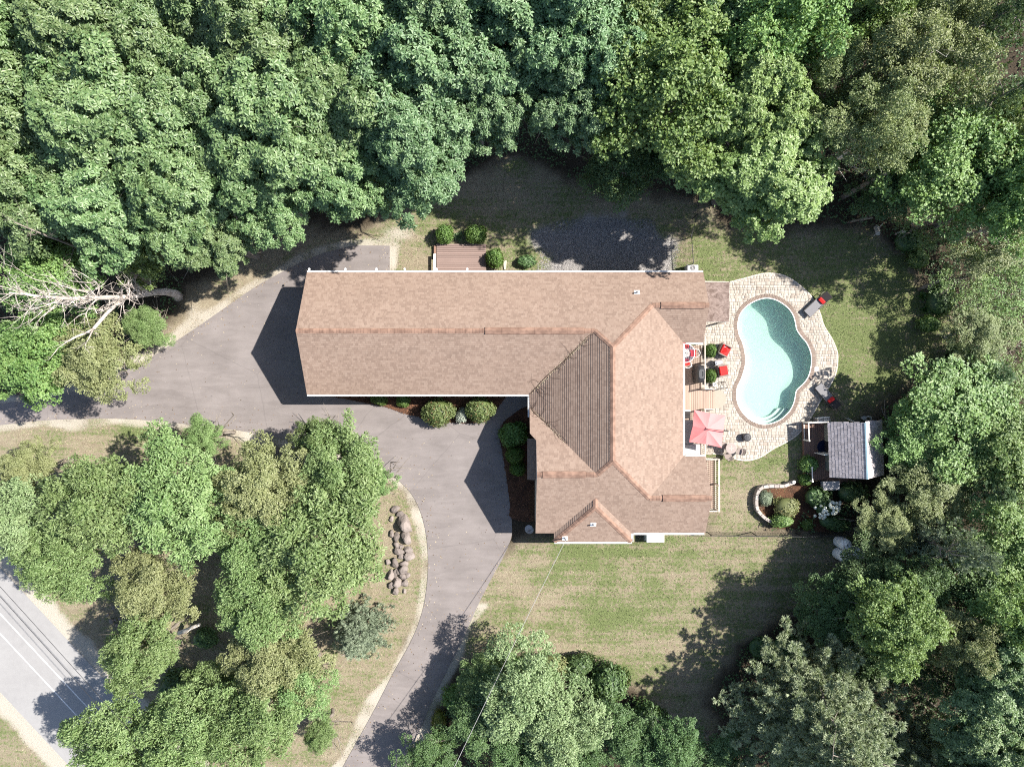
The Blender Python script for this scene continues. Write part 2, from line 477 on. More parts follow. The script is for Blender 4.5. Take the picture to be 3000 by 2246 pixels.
def turf_color(t, blades=False):
    p = t.pos()
    A = lambda s: t.n('Attribute', attribute_name=s).outputs['Fac']
    lawn, green, sand = A('w_lawn'), A('w_green'), A('w_sand')
    nb = t.noise(0.55, 4, p, 0.6); nm_ = t.noise(2.6, 4, p, 0.65); nf = t.noise(11, 4, p, 0.7); n5 = t.noise(5.2, 3, p, 0.7); nx_ = t.noise(34, 2, p, 0.6)
    mpS = t.n('Mapping'); mpS.inputs['Scale'].default_value = (0.22, 2.6, 1); t.l(p, mpS.inputs['Vector'])
    nst = t.noise(1.0, 4, mpS.outputs[0], 0.6)
    patch = t.math('ADD', t.math('ADD', t.math('MULTIPLY', nb, 0.7), t.math('MULTIPLY', nst, 1.1)), t.math('ADD', t.math('ADD', t.math('MULTIPLY', nm_, 1.0), t.math('MULTIPLY', n5, 1.5)), t.math('MULTIPLY', nf, 1.7)))
    g = t.math('ADD', green, t.math('SUBTRACT', patch, 3.0))
    g = t.ramp(g, [(0.25, 0.0), (0.72, 1.0)])
    dry = t.mix(t.ramp(t.math('ADD', t.math('MULTIPLY', nf, .6), t.math('MULTIPLY', nm_, .4)), [(0.32, 0), (0.66, 1)]), (0.142,0.112,0.074), (0.335,0.288,0.206))
    grn = t.mix(t.ramp(nf, [(0.3, 0), (0.7, 1)]), (0.066,0.086,0.031), (0.170,0.200,0.082))
    turf = t.mix(g, dry, grn)
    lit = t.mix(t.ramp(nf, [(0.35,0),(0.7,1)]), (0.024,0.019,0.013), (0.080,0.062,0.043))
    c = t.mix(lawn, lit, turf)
    sn = t.mix(nf, (0.310,0.271,0.215), (0.482,0.447,0.387))
    sf = t.math('MULTIPLY', sand, t.ramp(t.math('ADD', sand, t.math('SUBTRACT', nf, .5)), [(0.25,0),(0.6,1)]))
    c = t.mix(sf, c, sn)
    if not blades:
        gv = A('w_grav'); st = t.mix(t.ramp(nx_, [(0.35,0),(0.65,1)]), (0.12,0.11,0.105), (0.36,0.335,0.315))
        c = t.mix(gv, c, st)
    v = t.ramp(nx_, [(0.25, 0.62), (0.75, 1.3)])
    c = t.mix(1.0, c, v, 'MULTIPLY')
    return c, nf, nx_
t = NT('ground_turf_and_litter')
c, nf, nx_ = turf_color(t)
t.col(c); t.bump(t.math('ADD', nf, nx_), 0.8, 0.05)
me.materials.append(t.set(0.95, 0.1))
ground = linkobj(bpy.data.objects.new('ground', me)); tag(ground, kind='structure')

# asphalt
def asphalt(name, c0, c1, crack=True, streak=(1,1,1)):
    t = NT(name); p = t.pos()
    mp = t.n('Mapping'); mp.inputs['Scale'].default_value = streak; t.l(p, mp.inputs['Vector'])
    a = t.noise(0.35, 5, p, 0.6); b = t.noise(1.4, 5, mp.outputs[0], 0.62, 0.6); f = t.noise(26, 3, p, 0.7)
    v = t.math('ADD', t.math('MULTIPLY', a, 0.5), t.math('ADD', t.math('MULTIPLY', b, 0.42), t.math('MULTIPLY', f, 0.16)))
    c = t.mix(t.ramp(v, [(0.36, 0), (0.72, 1)]), c0, c1)
    if crack:
        vo = t.n('TexVoronoi', feature='DISTANCE_TO_EDGE'); vo.inputs['Scale'].default_value = 0.16
        wob = t.n('Mix', data_type='RGBA'); wob.inputs[0].default_value = 0.12
        nn = t.n('TexNoise'); nn.inputs['Scale'].default_value = 1.2; t.l(p, nn.inputs['Vector'])
        t.l(p, wob.inputs[6]); t.l(nn.outputs['Color'], wob.inputs[7]); t.l(wob.outputs[2], vo.inputs['Vector'])
        k = t.ramp(vo.outputs[0], [(0.0, 1), (0.0045, 0)])
        c = t.mix(t.math('MULTIPLY', k, 0.2), c, (0.03, 0.028, 0.028))
        sp = t.n('TexVoronoi'); sp.inputs['Scale'].default_value = 0.9; t.l(p, sp.inputs['Vector'])
        st = t.ramp(sp.outputs['Distance'], [(0.0, 1), (0.075, 0)])
        c = t.mix(t.math('MULTIPLY', st, 0.45), c, (0.05, 0.045, 0.045))
        lt = t.n('TexVoronoi'); lt.inputs['Scale'].default_value = 1.7; t.l(p, lt.inputs['Vector'])
        c = t.mix(t.math('MULTIPLY', t.ramp(lt.outputs['Distance'], [(0.0,1),(0.05,0)]), 0.5), c, (0.5,0.47,0.43))
    t.col(c); t.bump(f, 0.25, 0.01)
    return t.set(0.85, 0.2)
M['asphalt'] = asphalt('driveway_asphalt', (0.129,0.113,0.107), (0.217,0.192,0.183), streak=(0.35,1.5,1))
M['road'] = asphalt('road_asphalt', (0.226,0.219,0.215), (0.275,0.268,0.261), crack=False, streak=(1.5,1.5,1))
dr = MB().prism(drive, -0.2, 0.03).build('driveway', M['asphalt']); tag(dr, kind='structure')
rd = MB().prism(road_poly, -0.2, 0.02).build('road', M['road']); tag(rd, kind='structure')
t = NT('white_road_paint'); f = t.noise(9, 5, t.pos(), 0.7)
t.col(t.mix(t.ramp(f, [(0.35,0),(0.55,1)]), (0.36,0.35,0.34), (0.62,0.61,0.60))); M['roadpaint'] = t.set(0.7, 0.2)
for o in (2.05, 2.95):
    tag(MB().sheet(road_quad(o, o+0.075), 0.0245).build('road_marking_line', M['roadpaint']), kind='structure')

# mulch beds
t = NT('mulch'); f = t.noise(14, 5, t.pos(), 0.75); g2 = t.noise(1.2, 3, t.pos())
t.col(t.mix(t.ramp(f, [(0.3,0),(0.7,1)]), (0.026,0.016,0.012), t.mix(t.ramp(g2,[(0.4,0),(0.6,1)]), (0.09,0.05,0.034), (0.19,0.095,0.055))))
t.bump(f, 1.0, 0.06); M['mulch'] = t.set(0.95, 0.05)
bed1 = spline(dl([(700,845),(770,866),(830,878),(885,896),(950,907),(1000,914),(1048,908),(1076,880),(1080,840),(900,820)]), 5)
bed2 = spline(dl([(1150,880),(1104,898),(1084,918),(1079,945),(1085,975),(1094,1030),(1102,1090),(1105,1118),(1160,1122),(1220,1060),(1220,950)]), 5)
tag(MB().prism(bed1, -0.1, 0.06).build('mulch_bed_garage', M['mulch']), kind='structure')
tag(MB().prism(bed2, -0.1, 0.06).build('mulch_bed_entry', M['mulch']), kind='structure')
# ================================================================== THE HOUSE
E, KS = 2.9, 0.58
YN, YS, XL, XR = 6.92, -0.69, -12.78, 11.92
VX0, VX1, VXM = 1.096, 10.67, 5.883
YSS, XLS, XRS = -9.31, 1.47, 12.05
COURSE = 0.143

def shingle_mat(name, cols):
    t = NT(name)
    uv = t.n('UVMap').outputs[0]
    sp = t.n('SeparateXYZ'); t.l(uv, sp.inputs[0])
    row = t.math('FLOOR', t.math('ADD', t.math('DIVIDE', sp.outputs['Y'], COURSE), 0.02))
    wr = t.n('TexWhiteNoise', noise_dimensions='1D'); t.l(row, wr.inputs['W'])
    u = t.math('ADD', t.math('DIVIDE', sp.outputs['X'], 0.17), t.math('MULTIPLY', wr.outputs['Value'], 7.0))
    # tabs of unequal width: a second, coarser division shifts the joints
    u = t.math('ADD', u, t.math('MULTIPLY', t.math('SINE', t.math('MULTIPLY', u, 2.7)), 0.22))
    col = t.math('FLOOR', u); fr = t.math('FRACT', u)
    cb = t.n('CombineXYZ'); t.l(col, cb.inputs[0]); t.l(row, cb.inputs[1])
    wn_ = t.n('TexWhiteNoise', noise_dimensions='2D'); t.l(cb.outputs[0], wn_.inputs['Vector'])
    p = t.pos()
    big = t.noise(0.45, 4, p, 0.6); mid = t.noise(2.2, 3, p, 0.6); fine = t.noise(45, 2, p, 0.7)
    v = t.math('ADD', t.math('ADD', t.math('MULTIPLY', wn_.outputs['Value'], 0.40), 0.16), t.math('MULTIPLY', mid, 0.22))
    c = t.ramp(v, cols)
    k = t.math('ADD', t.math('MULTIPLY', big, 0.26), t.math('ADD', t.math('MULTIPLY', fine, 0.22), 0.76))
    jt = t.math('LESS_THAN', fr, 0.055)
    k = t.math('MULTIPLY', k, t.math('SUBTRACT', 1.0, t.math('MULTIPLY', jt, 0.32)))
    hs = t.n('HueSaturation'); t.l(c, hs.inputs['Color']); t.l(k, hs.inputs['Value'])
    t.col(hs.outputs[0]); t.bump(fine, 0.3, 0.006)
    return t.set(0.92, 0.18)
M['shingle'] = shingle_mat('asphalt_shingle', [(0.12,(0.160,0.113,0.089)), (0.45,(0.218,0.157,0.123)), (0.85,(0.262,0.197,0.157))])
M['fascia'] = M['white']

house = thing('house', 'sprawling house with a T shaped brown shingle roof beside the pool', 'house', (0,0,0))
roof = MB()
roof_slabs = MB()
slopes = []

def clip(poly, axis_v, lo, hi):
    """keep the part of a polygon (2-D) with lo <= v <= hi"""
    for sgn, lim in ((1, lo), (-1, -hi)):
        out = []
        for i in range(len(poly)):
            a, b = poly[i], poly[(i+1) % len(poly)]
            da, db = sgn*a[1]-lim, sgn*b[1]-lim
            if da >= 0: out.append(a)
            if (da > 0 > db) or (da < 0 < db):
                s = da/(da-db); out.append((a[0]+(b[0]-a[0])*s, a[1]+(b[1]-a[1])*s))
        poly = out
        if len(poly) < 3: return []
    return poly

def slope(name, plan, zf, up, parent, course=COURSE, lip=0.024, mat=None, uo=0.0):
    """one roof slope laid in real overlapping courses; plan = corners, up = plan direction that climbs"""
    up = np.array(up, float); side = np.array([-up[1], up[0]])
    P0 = np.array(plan, float)
    z = np.array([zf(*p) for p in plan])
    k = max(1e-6, (zf(*(np.array(plan[0])+up))-zf(*plan[0])))
    L = math.sqrt(1+k*k)
    n = np.array([-up[0]*k, -up[1]*k, 1.0])/L
    vv = [(float(p@side), float(p@up)*L) for p in P0]
    v0 = min(v for _, v in vv); v1 = max(v for _, v in vv)
    org_z = zf(0.0, 0.0)
    def T(u, v, h):
        q2 = side*u + up*(v/L)
        return (q2[0]+n[0]*h, q2[1]+n[1]*h, org_z + k*(v/L) + n[2]*h)
    V, F, UV = [], [], []
    kk = 0
    while v0+kk*course < v1-1e-4:
        a, b = v0+kk*course, min(v0+(kk+1)*course, v1)
        pg = clip(vv, 1, a, b)
        kk += 1
        if len(pg) < 3: continue
        hh = lambda v: 0.006+(lip-0.006)*(1-(v-a)/course)
        base = len(V)
        for (u, v) in pg:
            V.append(T(u, v, hh(v))); UV.append((u+uo, v-v0))
        ar = sum(pg[i][0]*pg[(i+1)%len(pg)][1]-pg[(i+1)%len(pg)][0]*pg[i][1] for i in range(len(pg)))
        f = list(range(base, base+len(pg)))
        # side x up orientation: (side, up, n) right-handed when side = up rotated +90 -> u axis points left, so flip
        F.append(tuple(f[::-1]) if ar > 0 else tuple(f))
        bot = [i for i, (u, v) in enumerate(pg) if abs(v-a) < 1e-6]
        if len(bot) >= 2:
            us = sorted(bot, key=lambda i: pg[i][0])
            i0, i1 = us[0], us[-1]
            b2 = len(V)
            for i, h in ((i0, lip), (i1, lip), (i1, -0.02), (i0, -0.02)):
                V.append(T(pg[i][0], a, h)); UV.append((pg[i][0]+uo, a-v0+0.001))
            F.append((b2, b2+1, b2+2, b2+3))
    me = bpy.data.meshes.new(name)
    me.from_pydata(V, [], F)
    ul = me.uv_layers.new(name='UVMap')
    li = np.empty(len(me.loops), int); me.loops.foreach_get('vertex_index', li)
    ul.data.foreach_set('uv', np.array(UV, np.float32)[li].ravel())
    me.materials.append(mat or M['shingle'])
    me.update()
    return linkobj(bpy.data.objects.new(name, me), parent)

def deckslab(plans, zf, m):
    for plan in plans:
        n = len(plan); b = len(m.v)
        ar = sum(plan[i][0]*plan[(i+1)%n][1]-plan[(i+1)%n][0]*plan[i][1] for i in range(n))
        if ar < 0: plan = plan[::-1]
        m.v += [(p[0],p[1],zf(*p)-0.015) for p in plan]+[(p[0],p[1],zf(*p)-0.17) for p in plan]
        m.f.append(tuple(range(b, b+n))); m.f.append(tuple(b+n+i for i in reversed(range(n))))
        for i in range(n):
            j = (i+1)%n
            m.f.append((b+n+i, b+n+j, b+j, b+i))

zN = lambda x, y: E+KS*(YN-y)
zS1 = lambda x, y: E+KS*(y-YS)
zW = lambda x, y: E+KS*(x-VX0)
zE = lambda x, y: E+KS*(VX1-x)
zRN = lambda x, y: E+KS*(y-2.54)
zSS = lambda x, y: E+KS*(y-YSS)
zLS = lambda x, y: E+KS*(-1.45-y)
zRS = lambda x, y: E+KS*(-4.55-y)
yR = (YN+YS)/2; hx = VX0+(YN-YS)/2
apN = (VXM, YN-(VXM-VX0)); apS = (VXM, YSS+(VXM-VX0))
rN = 4.73; xN = VX1-(YN-rN)
rL = -5.38; xLs = VX0+(-1.45-rL)
rS = -6.93; xRs = VX1-(-4.55-rS)
bx0, bx1, byE = 2.63, 7.44, -9.87
bh = (bx1-bx0)/2; bxm = (bx0+bx1)/2; bap = (bxm, byE+bh); btop = (bxm, YSS+bh)
zBS = lambda x, y: E+KS*(y-byE)
zBW = lambda x, y: E+KS*(x-bx0)
zBE = lambda x, y: E+KS*(bx1-x)
FACES = [
 (zN, (0,-1), [[(XL,YN),(XL,yR),(hx,yR),(hx,YN)], [(hx,YN),(hx,yR),apN,(xN,rN),(xN,YN)], [(xN,YN),(xN,rN),(XR,rN),(XR,YN)]]),
 (zS1, (0,1), [[(XL,YS),(VX0,YS),(hx,yR),(XL,yR)]]),
 (zW, (1,0), [[(VX0,YS),(hx,yR),apN,apS,(xLs,rL),(VX0,-1.45)]]),
 (zE, (-1,0), [[(VX1,2.54),(xN,rN),apN,apS,(xRs,rS),(VX1,-4.55)]]),
 (zRN, (0,1), [[(VX1,2.54),(XR,2.54),(XR,rN),(xN,rN)]]),
 (zSS, (0,1), [[(XLS,YSS),(xLs,YSS),(xLs,rL),(XLS,rL)], [(xLs,YSS),(xRs,YSS),(xRs,rS),apS,(xLs,rL)], [(xRs,YSS),(XRS,YSS),(XRS,rS),(xRs,rS)]]),
 (zLS, (0,-1), [[(XLS,rL),(xLs,rL),(XLS,-1.824)], [(VX0,-1.45),(VX0,-3.05),(XLS,-3.45),(XLS,-1.824)]]),
 (zRS, (0,-1), [[(VX1,-4.55),(XRS,-4.55),(XRS,rS),(xRs,rS)]]),
 (zBS, (0,1), [[(bx0,byE),(bx1,byE),bap]]),
 (zBW, (1,0), [[(bx0,byE),bap,btop,(bx0,YSS)]]),
 (zBE, (-1,0), [[(bx1,byE),bap,btop,(bx1,YSS)]]),
]
slab = MB()
for zf, up, plans in FACES: deckslab(plans, zf, slab)
roof_o = slab.build('roof', M['offwhite'], house)
v0fix = {}
for zf, up, plans in FACES:
    for pl in plans:
        slope('shingle_slope', pl, zf, up, roof_o)
# small roof over the entry, lower than the rest and in the shade of the gable
zEn = lambda x, y: 2.45+0.35*(x-0.97)
sl2 = MB(); deckslab([[(0.97,-3.5),(2.0,-3.5),(2.0,-6.05),(0.97,-6.05)]], zEn, sl2)
en = sl2.build('entry_roof', M['white'], house)
slope('shingle_slope', [(0.97,-3.5),(2.0,-3.5),(2.0,-6.05),(0.97,-6.05)], zEn, (1,0), en)

# caps along ridges and hips: short bent pieces, lapped
capme = {}
def caps(a, b, w=0.15, step=0.2, rise=0.022):
    a, b = Vector(a), Vector(b); d = b-a; n = max(1, int(d.length/step)); t = d.normalized()
    hz = Vector((t.y, -t.x, 0)).normalized()
    m = MB()
    for i in range(n):
        p = a+d*(i/n); q = a+d*((i+1.12)/n)
        dz0, dz1 = rise+0.012, rise
        drop = w*KS*0.82 if abs(t.z) < .05 else w*0.36
        vs = []
        for pt, h in ((p, dz0), (q, dz1)):
            vs += [pt+hz*w+Vector((0,0,h-drop)), pt+Vector((0,0,h+0.006)), pt-hz*w+Vector((0,0,h-drop))]
        lo = [v-Vector((0,0,0.02)) for v in vs]
        m.add(vs+lo, [(0,1,4,3),(1,2,5,4),(6,7,1,0),(7,8,2,1),(3,4,10,9),(4,5,11,10),(0,3,9,6),(2,8,11,5)])
    return m
P3 = lambda p, zf: (p[0], p[1], zf(*p))
zr1 = E+KS*(YN-yR)
lines = [((XL,yR,zr1),(hx,yR,zr1)), ((hx,yR,zr1),P3(apN,zN)), (P3((xN,rN),zN),P3(apN,zN)), (P3(apN,zN),P3(apS,zSS)),
  ((xN,rN,zN(0,rN)),(XR,rN,zN(0,rN))), (P3((xLs,rL),zSS),P3(apS,zSS)), (P3((xRs,rS),zSS),P3(apS,zSS)),
  ((XLS,rL,zSS(0,rL)),(xLs,rL,zSS(0,rL))), ((xRs,rS,zSS(0,rS)),(XRS,rS,zSS(0,rS))),
  ((bx0,byE,E),P3(bap,zBS)), ((bx1,byE,E),P3(bap,zBS)), (P3(bap,zBS),P3(btop,zBW))]
t = NT('ridge_cap_shingle'); f = t.noise(3.2, 2, t.pos(), 0.4); f2 = t.noise(40, 2, t.pos())
t.col(t.mix(t.math('ADD', t.math('MULTIPLY', t.ramp(f,[(0.35,0),(0.65,1)]),.8), t.math('MULTIPLY', f2,.2)), (0.146,0.090,0.067), (0.258,0.163,0.120))); M['cap'] = t.set(0.9, 0.2)
for a, b in lines:
    caps(a, b).build('ridge_cap', M['cap'], roof_o)
# ridge vents: raised hollow strips with dark slots along both sides
def ridge_vent(x0, x1, y, z):
    m = MB()
    for i in range(max(1, int((x1-x0)/0.9))):
        n = max(1, int((x1-x0)/0.9)); xa = x0+(x1-x0)*i/n; xb = x0+(x1-x0)*(i+1)/n-0.008
        w = 0.2; d = 0.09
        m.add([(xa,y-w,z+0.075-d),(xb,y-w,z+0.075-d),(xb,y,z+0.085),(xa,y,z+0.085),(xa,y+w,z+0.075-d),(xb,y+w,z+0.075-d),
               (xa,y-w,z-d-.06),(xb,y-w,z-d-.06),(xa,y+w,z-d-.06),(xb,y+w,z-d-.06)],
              [(0,1,2,3),(3,2,5,4),(6,7,1,0),(4,5,9,8),(0,3,4,8,6),(1,7,9,5,2)])
    o = m.build('ridge_vent', M['cap'], roof_o)
ridge_vent(D(1048,0,5.1)[0], D(1262,0,5.1)[0], yR, zr1)
ridge_vent(D(1428,0,4.2)[0], XR-0.25, rN, zN(0,rN))
ridge_vent(D(1172,0,5.2)[0], D(1265,0,5.2)[0], rL, zSS(0,rL))
ridge_vent(D(1432,0,4.3)[0], XRS-0.3, rS, zSS(0,rS))

# gutters: open white troughs hung on the eaves
def gutter(a, b, out, w=0.085, name='gutter'):
    a, b = Vector((*a, E)), Vector((*b, E)); o = Vector((*out, 0)); m = MB(); zt, zb = 0.0, -0.12
    prof = [(0.0,zt),(0.0,zb),(w*0.7,zb),(w,zb+0.05),(w,zt),(w-0.022,zt),(w-0.022,zb+0.05),(w*0.66,zb+0.02),(0.015,zb+0.02),(0.015,zt)]
    ring = lambda p: [p+o*x+Vector((0,0,z)) for x, z in prof]
    m.loft([ring(a), ring(b)])
    d = (b-a); n = int(d.length/0.9)
    for i in range(1, n):       # straps
        p = a+d*(i/n); tdir = d.normalized()*0.012
        m.add([p-tdir+o*0+Vector((0,0,0.004)), p+tdir+Vector((0,0,0.004)), p+tdir+o*w+Vector((0,0,0.004)), p-tdir+o*w+Vector((0,0,0.004))], [(0,1,2,3)])
    return m.build(name, M['white_metal'], house)
gutter((XL,YN+.02),(XR,YN+.02),(0,1))
gutter((XL,YS-.02),(VX0-.02,YS-.02),(0,-1))
gutter((VX0-.02,YS-.15),(VX0-.02,-2.1),(-1,0))
gutter((VX1+.02,2.5),(VX1+.02,-4.5),(1,0))
gutter((VX1+.17,2.52),(XR,2.52),(0,-1))
gutter((VX1+.17,-4.53),(XRS,-4.53),(0,1))
gutter((bx0,byE-.02),(bx1+.02,byE-.02),(0,-1))
gutter((bx1+.02,byE),(bx1+.02,YSS-.02),(1,0), 0.1)
gutter((bx1+.15,YSS-.02),(XRS-.05,YSS-.02),(0,-1), 0.09)

# walls under the roofs
def gable_wall(m, x0, x1, y0, y1, ridge_along, zr):
    if ridge_along == 'x':
        ym = (y0+y1)/2
        prof = [(y0,0),(y1,0),(y1,E-.1),(ym,zr-.22),(y0,E-.1)]
        m.loft([[(x0,y,z) for y,z in prof],[(x1,y,z) for y,z in prof]])
    else:
        xm = (x0+x1)/2
        prof = [(x0,0),(x1,0),(x1,E-.1),(xm,zr-.22),(x0,E-.1)]
        m.loft([[(x,y1,z) for x,z in prof],[(x,y0,z) for x,z in prof]])
wm = MB()
ov = 0.42
gable_wall(wm, XL+.32, 4.0, YS+ov, YN-ov, 'x', zr1-.28)
gable_wall(wm, xN, XR-.32, 2.54+ov, YN-ov, 'x', zN(0,rN)-.28)
gable_wall(wm, XLS+.32, xLs, YSS+ov, -1.45-ov, 'x', zSS(0,rL)-.28)
gable_wall(wm, xRs, XRS-.32, YSS+ov, -4.55-ov, 'x', zSS(0,rS)-.28)
wm.box(VX0+ov, VX1-ov, YSS+ov+.004, YN-ov-.004, 0, E-.12)
wm.box(bx0+ov, bx1-ov, byE+ov, YSS+.6, 0, E-.13)
wm.build('wall', M['siding'], house)
# garage doors in the west gable, entry door and windows towards the drive
dm = MB()
for y in (0.35, 3.3):
    d = MB()
    for r in range(4):
        d.box(XL+.27, XL+.318, y, y+2.5, 0.02+r*.56, 0.02+r*.56+.545)
    d.build('garage_door', M['white'], house)
MB().box(1.43, 1.49, -5.2, -4.25, 0.1, 2.1).build('entry_door', M['red'], house)
for (x0,x1,yy) in ((-9.5,-8.1,YS+ov),(-5.5,-4.1,YS+ov),(3.4,4.6,byE+ov),(5.6,6.8,byE+ov)):
    w = MB().box(x0-.06,x1+.06,yy-.04,yy-.002,0.95,2.15).build('window', M['white'], house)
    MB().box(x0,x1,yy-.055,yy-.042,1.0,2.1).build('pane', M['glassy'], w)

# vent pipes with flashing plates, service mast
def hit(px, py, zf):
    z = 4.0
    for _ in range(30):
        p = W(px, py, z); z = zf(p[0], p[1])
    return W(px, py, z)
def vent_pipe(px, py, zf, up, h=0.35):
    p = hit(px, py, zf)
    v = Vector((up[0], up[1], KS)).normalized(); s = Vector((-up[1], up[0], 0)); n = s.cross(v)
    if n.z < 0: n = -n
    c = Vector(p)
    base = [c+s*a*.17+v*b*.15+n*.035 for a, b in ((-1,-1),(1,-1),(1,1),(-1,1))]
    o = MB().add(base+[q-n*.03 for q in base], [(0,1,2,3),(7,6,5,4),(0,4,5,1),(1,5,6,2),(2,6,7,3),(3,7,4,0)]).build('vent_flashing', M['white_metal'], house)
    MB().lathe([(0.085,0),(0.06,0.1),(0.045,0.12),(0.045,h),(0.03,h),(0.03,h-.1)], (c.x,c.y,c.z), 12).build('vent_pipe', M['grey'], o)
vent_pipe(1866, 857, zN, (0,-1))
vent_pipe(1738, 1535, zBS, (0,1))
vent_pipe(1655, 1575, zBS, (0,1), 0.6)
# round white soffit lamps looking out under the north eave
ring_me = MB()
ring_me.lathe([(0.068,0),(0.068,0.05),(0.042,0.05),(0.038,0.01),(0.0,0.008)], (0,0,0), 16)
ring_m = ring_me.mesh('eave_lamp', M['white_metal'])
for px in (906, 1012, 1103, 1186, 1279, 1369):
    p = W(px, 795, E)
    o = piece('eave_lamp', ring_m, house, (p[0], YN+0.20, E-0.02))
    piece('lamp_bracket', bpy.data.meshes.get('bracket') or MB().box(-.012,.012,-.1,.0,-.01,.01).mesh('bracket', M['white_metal']), o, (0,-0.085,0.02))
# ================================================================== VEGETATION
def np_mesh(name, V, F, rnd=None, tone=None, mat=None):
    me = bpy.data.meshes.new(name)
    V = np.ascontiguousarray(V, np.float32); F = np.ascontiguousarray(F, np.int32)
    me.vertices.add(len(V)); me.vertices.foreach_set('co', V.ravel())
    me.loops.add(F.size); me.loops.foreach_set('vertex_index', F.ravel())
    me.polygons.add(len(F))
    me.polygons.foreach_set('loop_start', np.arange(0, F.size, F.shape[1], dtype=np.int32))
    try: me.polygons.foreach_set('loop_total', np.full(len(F), F.shape[1], np.int32))
    except Exception: pass
    me.update(calc_edges=True)
    for nm, a in (('rnd', rnd), ('tone', tone)):
        if a is not None:
            at = me.attributes.new(nm, 'FLOAT', 'FACE'); at.data.foreach_set('value', np.ascontiguousarray(a, np.float32))
    if mat: me.materials.append(mat)
    return me

def unit(a): return a/(np.linalg.norm(a, axis=-1, keepdims=True)+1e-9)

def kites(P, Dr, N, L, Wd, fold=0.22, droop=0.15, mid=0.55):
    """folded leaf blades: base, two shoulders, tip"""
    Dr = unit(Dr); Sd = unit(np.cross(Dr, N)); Nn = unit(np.cross(Sd, Dr))
    L = L[:, None]; Wd = Wd[:, None]
    v = np.stack([P, P+Dr*L*mid+Sd*Wd*.5+Nn*Wd*fold, P+Dr*L-Nn*L*droop, P+Dr*L*mid-Sd*Wd*.5+Nn*Wd*fold], 1)
    b = np.arange(len(P))[:, None]*4
    f = np.stack([b+[0,1,2], b+[0,2,3]], 1).reshape(-1, 3)
    return v.reshape(-1, 3), f

def lobes(r, nl, R, H, zmin=-0.25, rl=(0.19,0.33), irr=0.2, inner=(0.5,1.02)):
    """leafy boughs spread over a crown of radius R and height H centred on z=0"""
    az0 = r.random(8)*6.28
    out = []
    g = (1+5**.5)/2
    for i in range(nl):
        z = 1-(1-zmin)*(i+.5)/nl; a = 2*math.pi*i/g + r.normal()*.35
        z = np.clip(z+r.normal()*.09, zmin, 1)
        h = math.sqrt(max(0, 1-z*z))
        sc = 1+irr*(math.sin(a*2+az0[0])*.5+math.sin(a*3+az0[1])*.5+r.normal()*.35)
        k = r.uniform(*inner)*sc
        out.append((h*math.cos(a)*R*k, h*math.sin(a)*R*k, z*H*.5*r.uniform(.55,1.05), R*r.uniform(*rl)))
    # a few boughs inside fill the heart of the crown
    for i in range(nl//4):
        a = r.random()*6.28; q = r.random()**.5*.5
        out.append((q*math.cos(a)*R, q*math.sin(a)*R, r.uniform(-.1,.5)*H*.5, R*r.uniform(*rl)))
    return out

def sphere_pts(r, n):
    v = r.normal(size=(n, 3)); return unit(v)

def pads(r, x, y, z, rl, flat, gap, up=0.0):
    """leafy pads (tufts of a bough) over one bough: centres, outward directions, radii"""
    n = max(5, int(4*math.pi*rl*rl*.62/gap**2))
    d = sphere_pts(r, n*3); d = d[d[:,2] > -0.4][:n]
    c = np.array([x, y, z])+d*(rl*(.62+.5*r.random((len(d),1))))*np.array([1,1,flat])
    return c, d

def oak_crown(seed, R=4.0, H=6.5, nl=42, gap=0.66, per=9, leaf=(0.20,0.29), k=6, mat=None, flat=0.72, wr=0.46, irr=0.24, name='oak_crown'):
    r = np.random.default_rng(seed)
    Ps, Ns, tones = [], [], []
    for (x, y, z, rl) in lobes(r, nl, R, H, irr=irr):
        c, d = pads(r, x, y, z, rl, flat, gap)
        ta = r.random()
        for ci, di in zip(c, d):
            m = int(per*r.uniform(.6,1.35)); pr = gap*r.uniform(.36,.58)
            ax = unit(di*.38+np.array([.12+x/R*.2, y/R*.2, .85]))
            q = r.normal(size=(m,3)); q -= (q@ax)[:,None]*ax*.62
            q = unit(q)*r.random((m,1))**.5*pr
            e = (q**2).sum(1)/pr**2
            p = ci+q-ax*(e[:,None]*pr*.45)
            Ps.append(p); Ns.append(unit(ax+q/pr*.38+r.normal(size=(m,3))*.17)); tones.append(np.full(m, .6*ta+.4*r.random()))
    P = np.concatenate(Ps); A = np.concatenate(Ns); tone = np.concatenate(tones)
    n = len(P)
    ref = np.where(np.abs(A[:,2:3]) < .9, np.array([[0,0,1.]]), np.array([[1.,0,0]]))
    t1 = unit(np.cross(A, ref)); t2 = np.cross(A, t1)
    ph = r.random((n,1))*6.28 + np.arange(k)[None]*2*np.pi/k + r.normal(size=(n,k))*.28
    dirs = (np.cos(ph)[...,None]*t1[:,None]+np.sin(ph)[...,None]*t2[:,None]) + A[:,None]*(r.uniform(-.3,.45,(n,k,1)))
    nm = A[:,None]+r.normal(size=(n,k,3))*.2
    L = r.uniform(*leaf, (n,k))
    base = np.broadcast_to(P[:,None], (n,k,3))+dirs*.02
    V, F = kites(base.reshape(-1,3), dirs.reshape(-1,3), nm.reshape(-1,3), L.ravel(), L.ravel()*wr)
    rnd = np.repeat(np.clip(r.normal(.5,.26,n*k)+np.repeat((tone-.5)*.4,k),0,1), 2)
    return np_mesh(name, V, F, rnd, np.repeat(np.repeat(tone,k),2), mat)

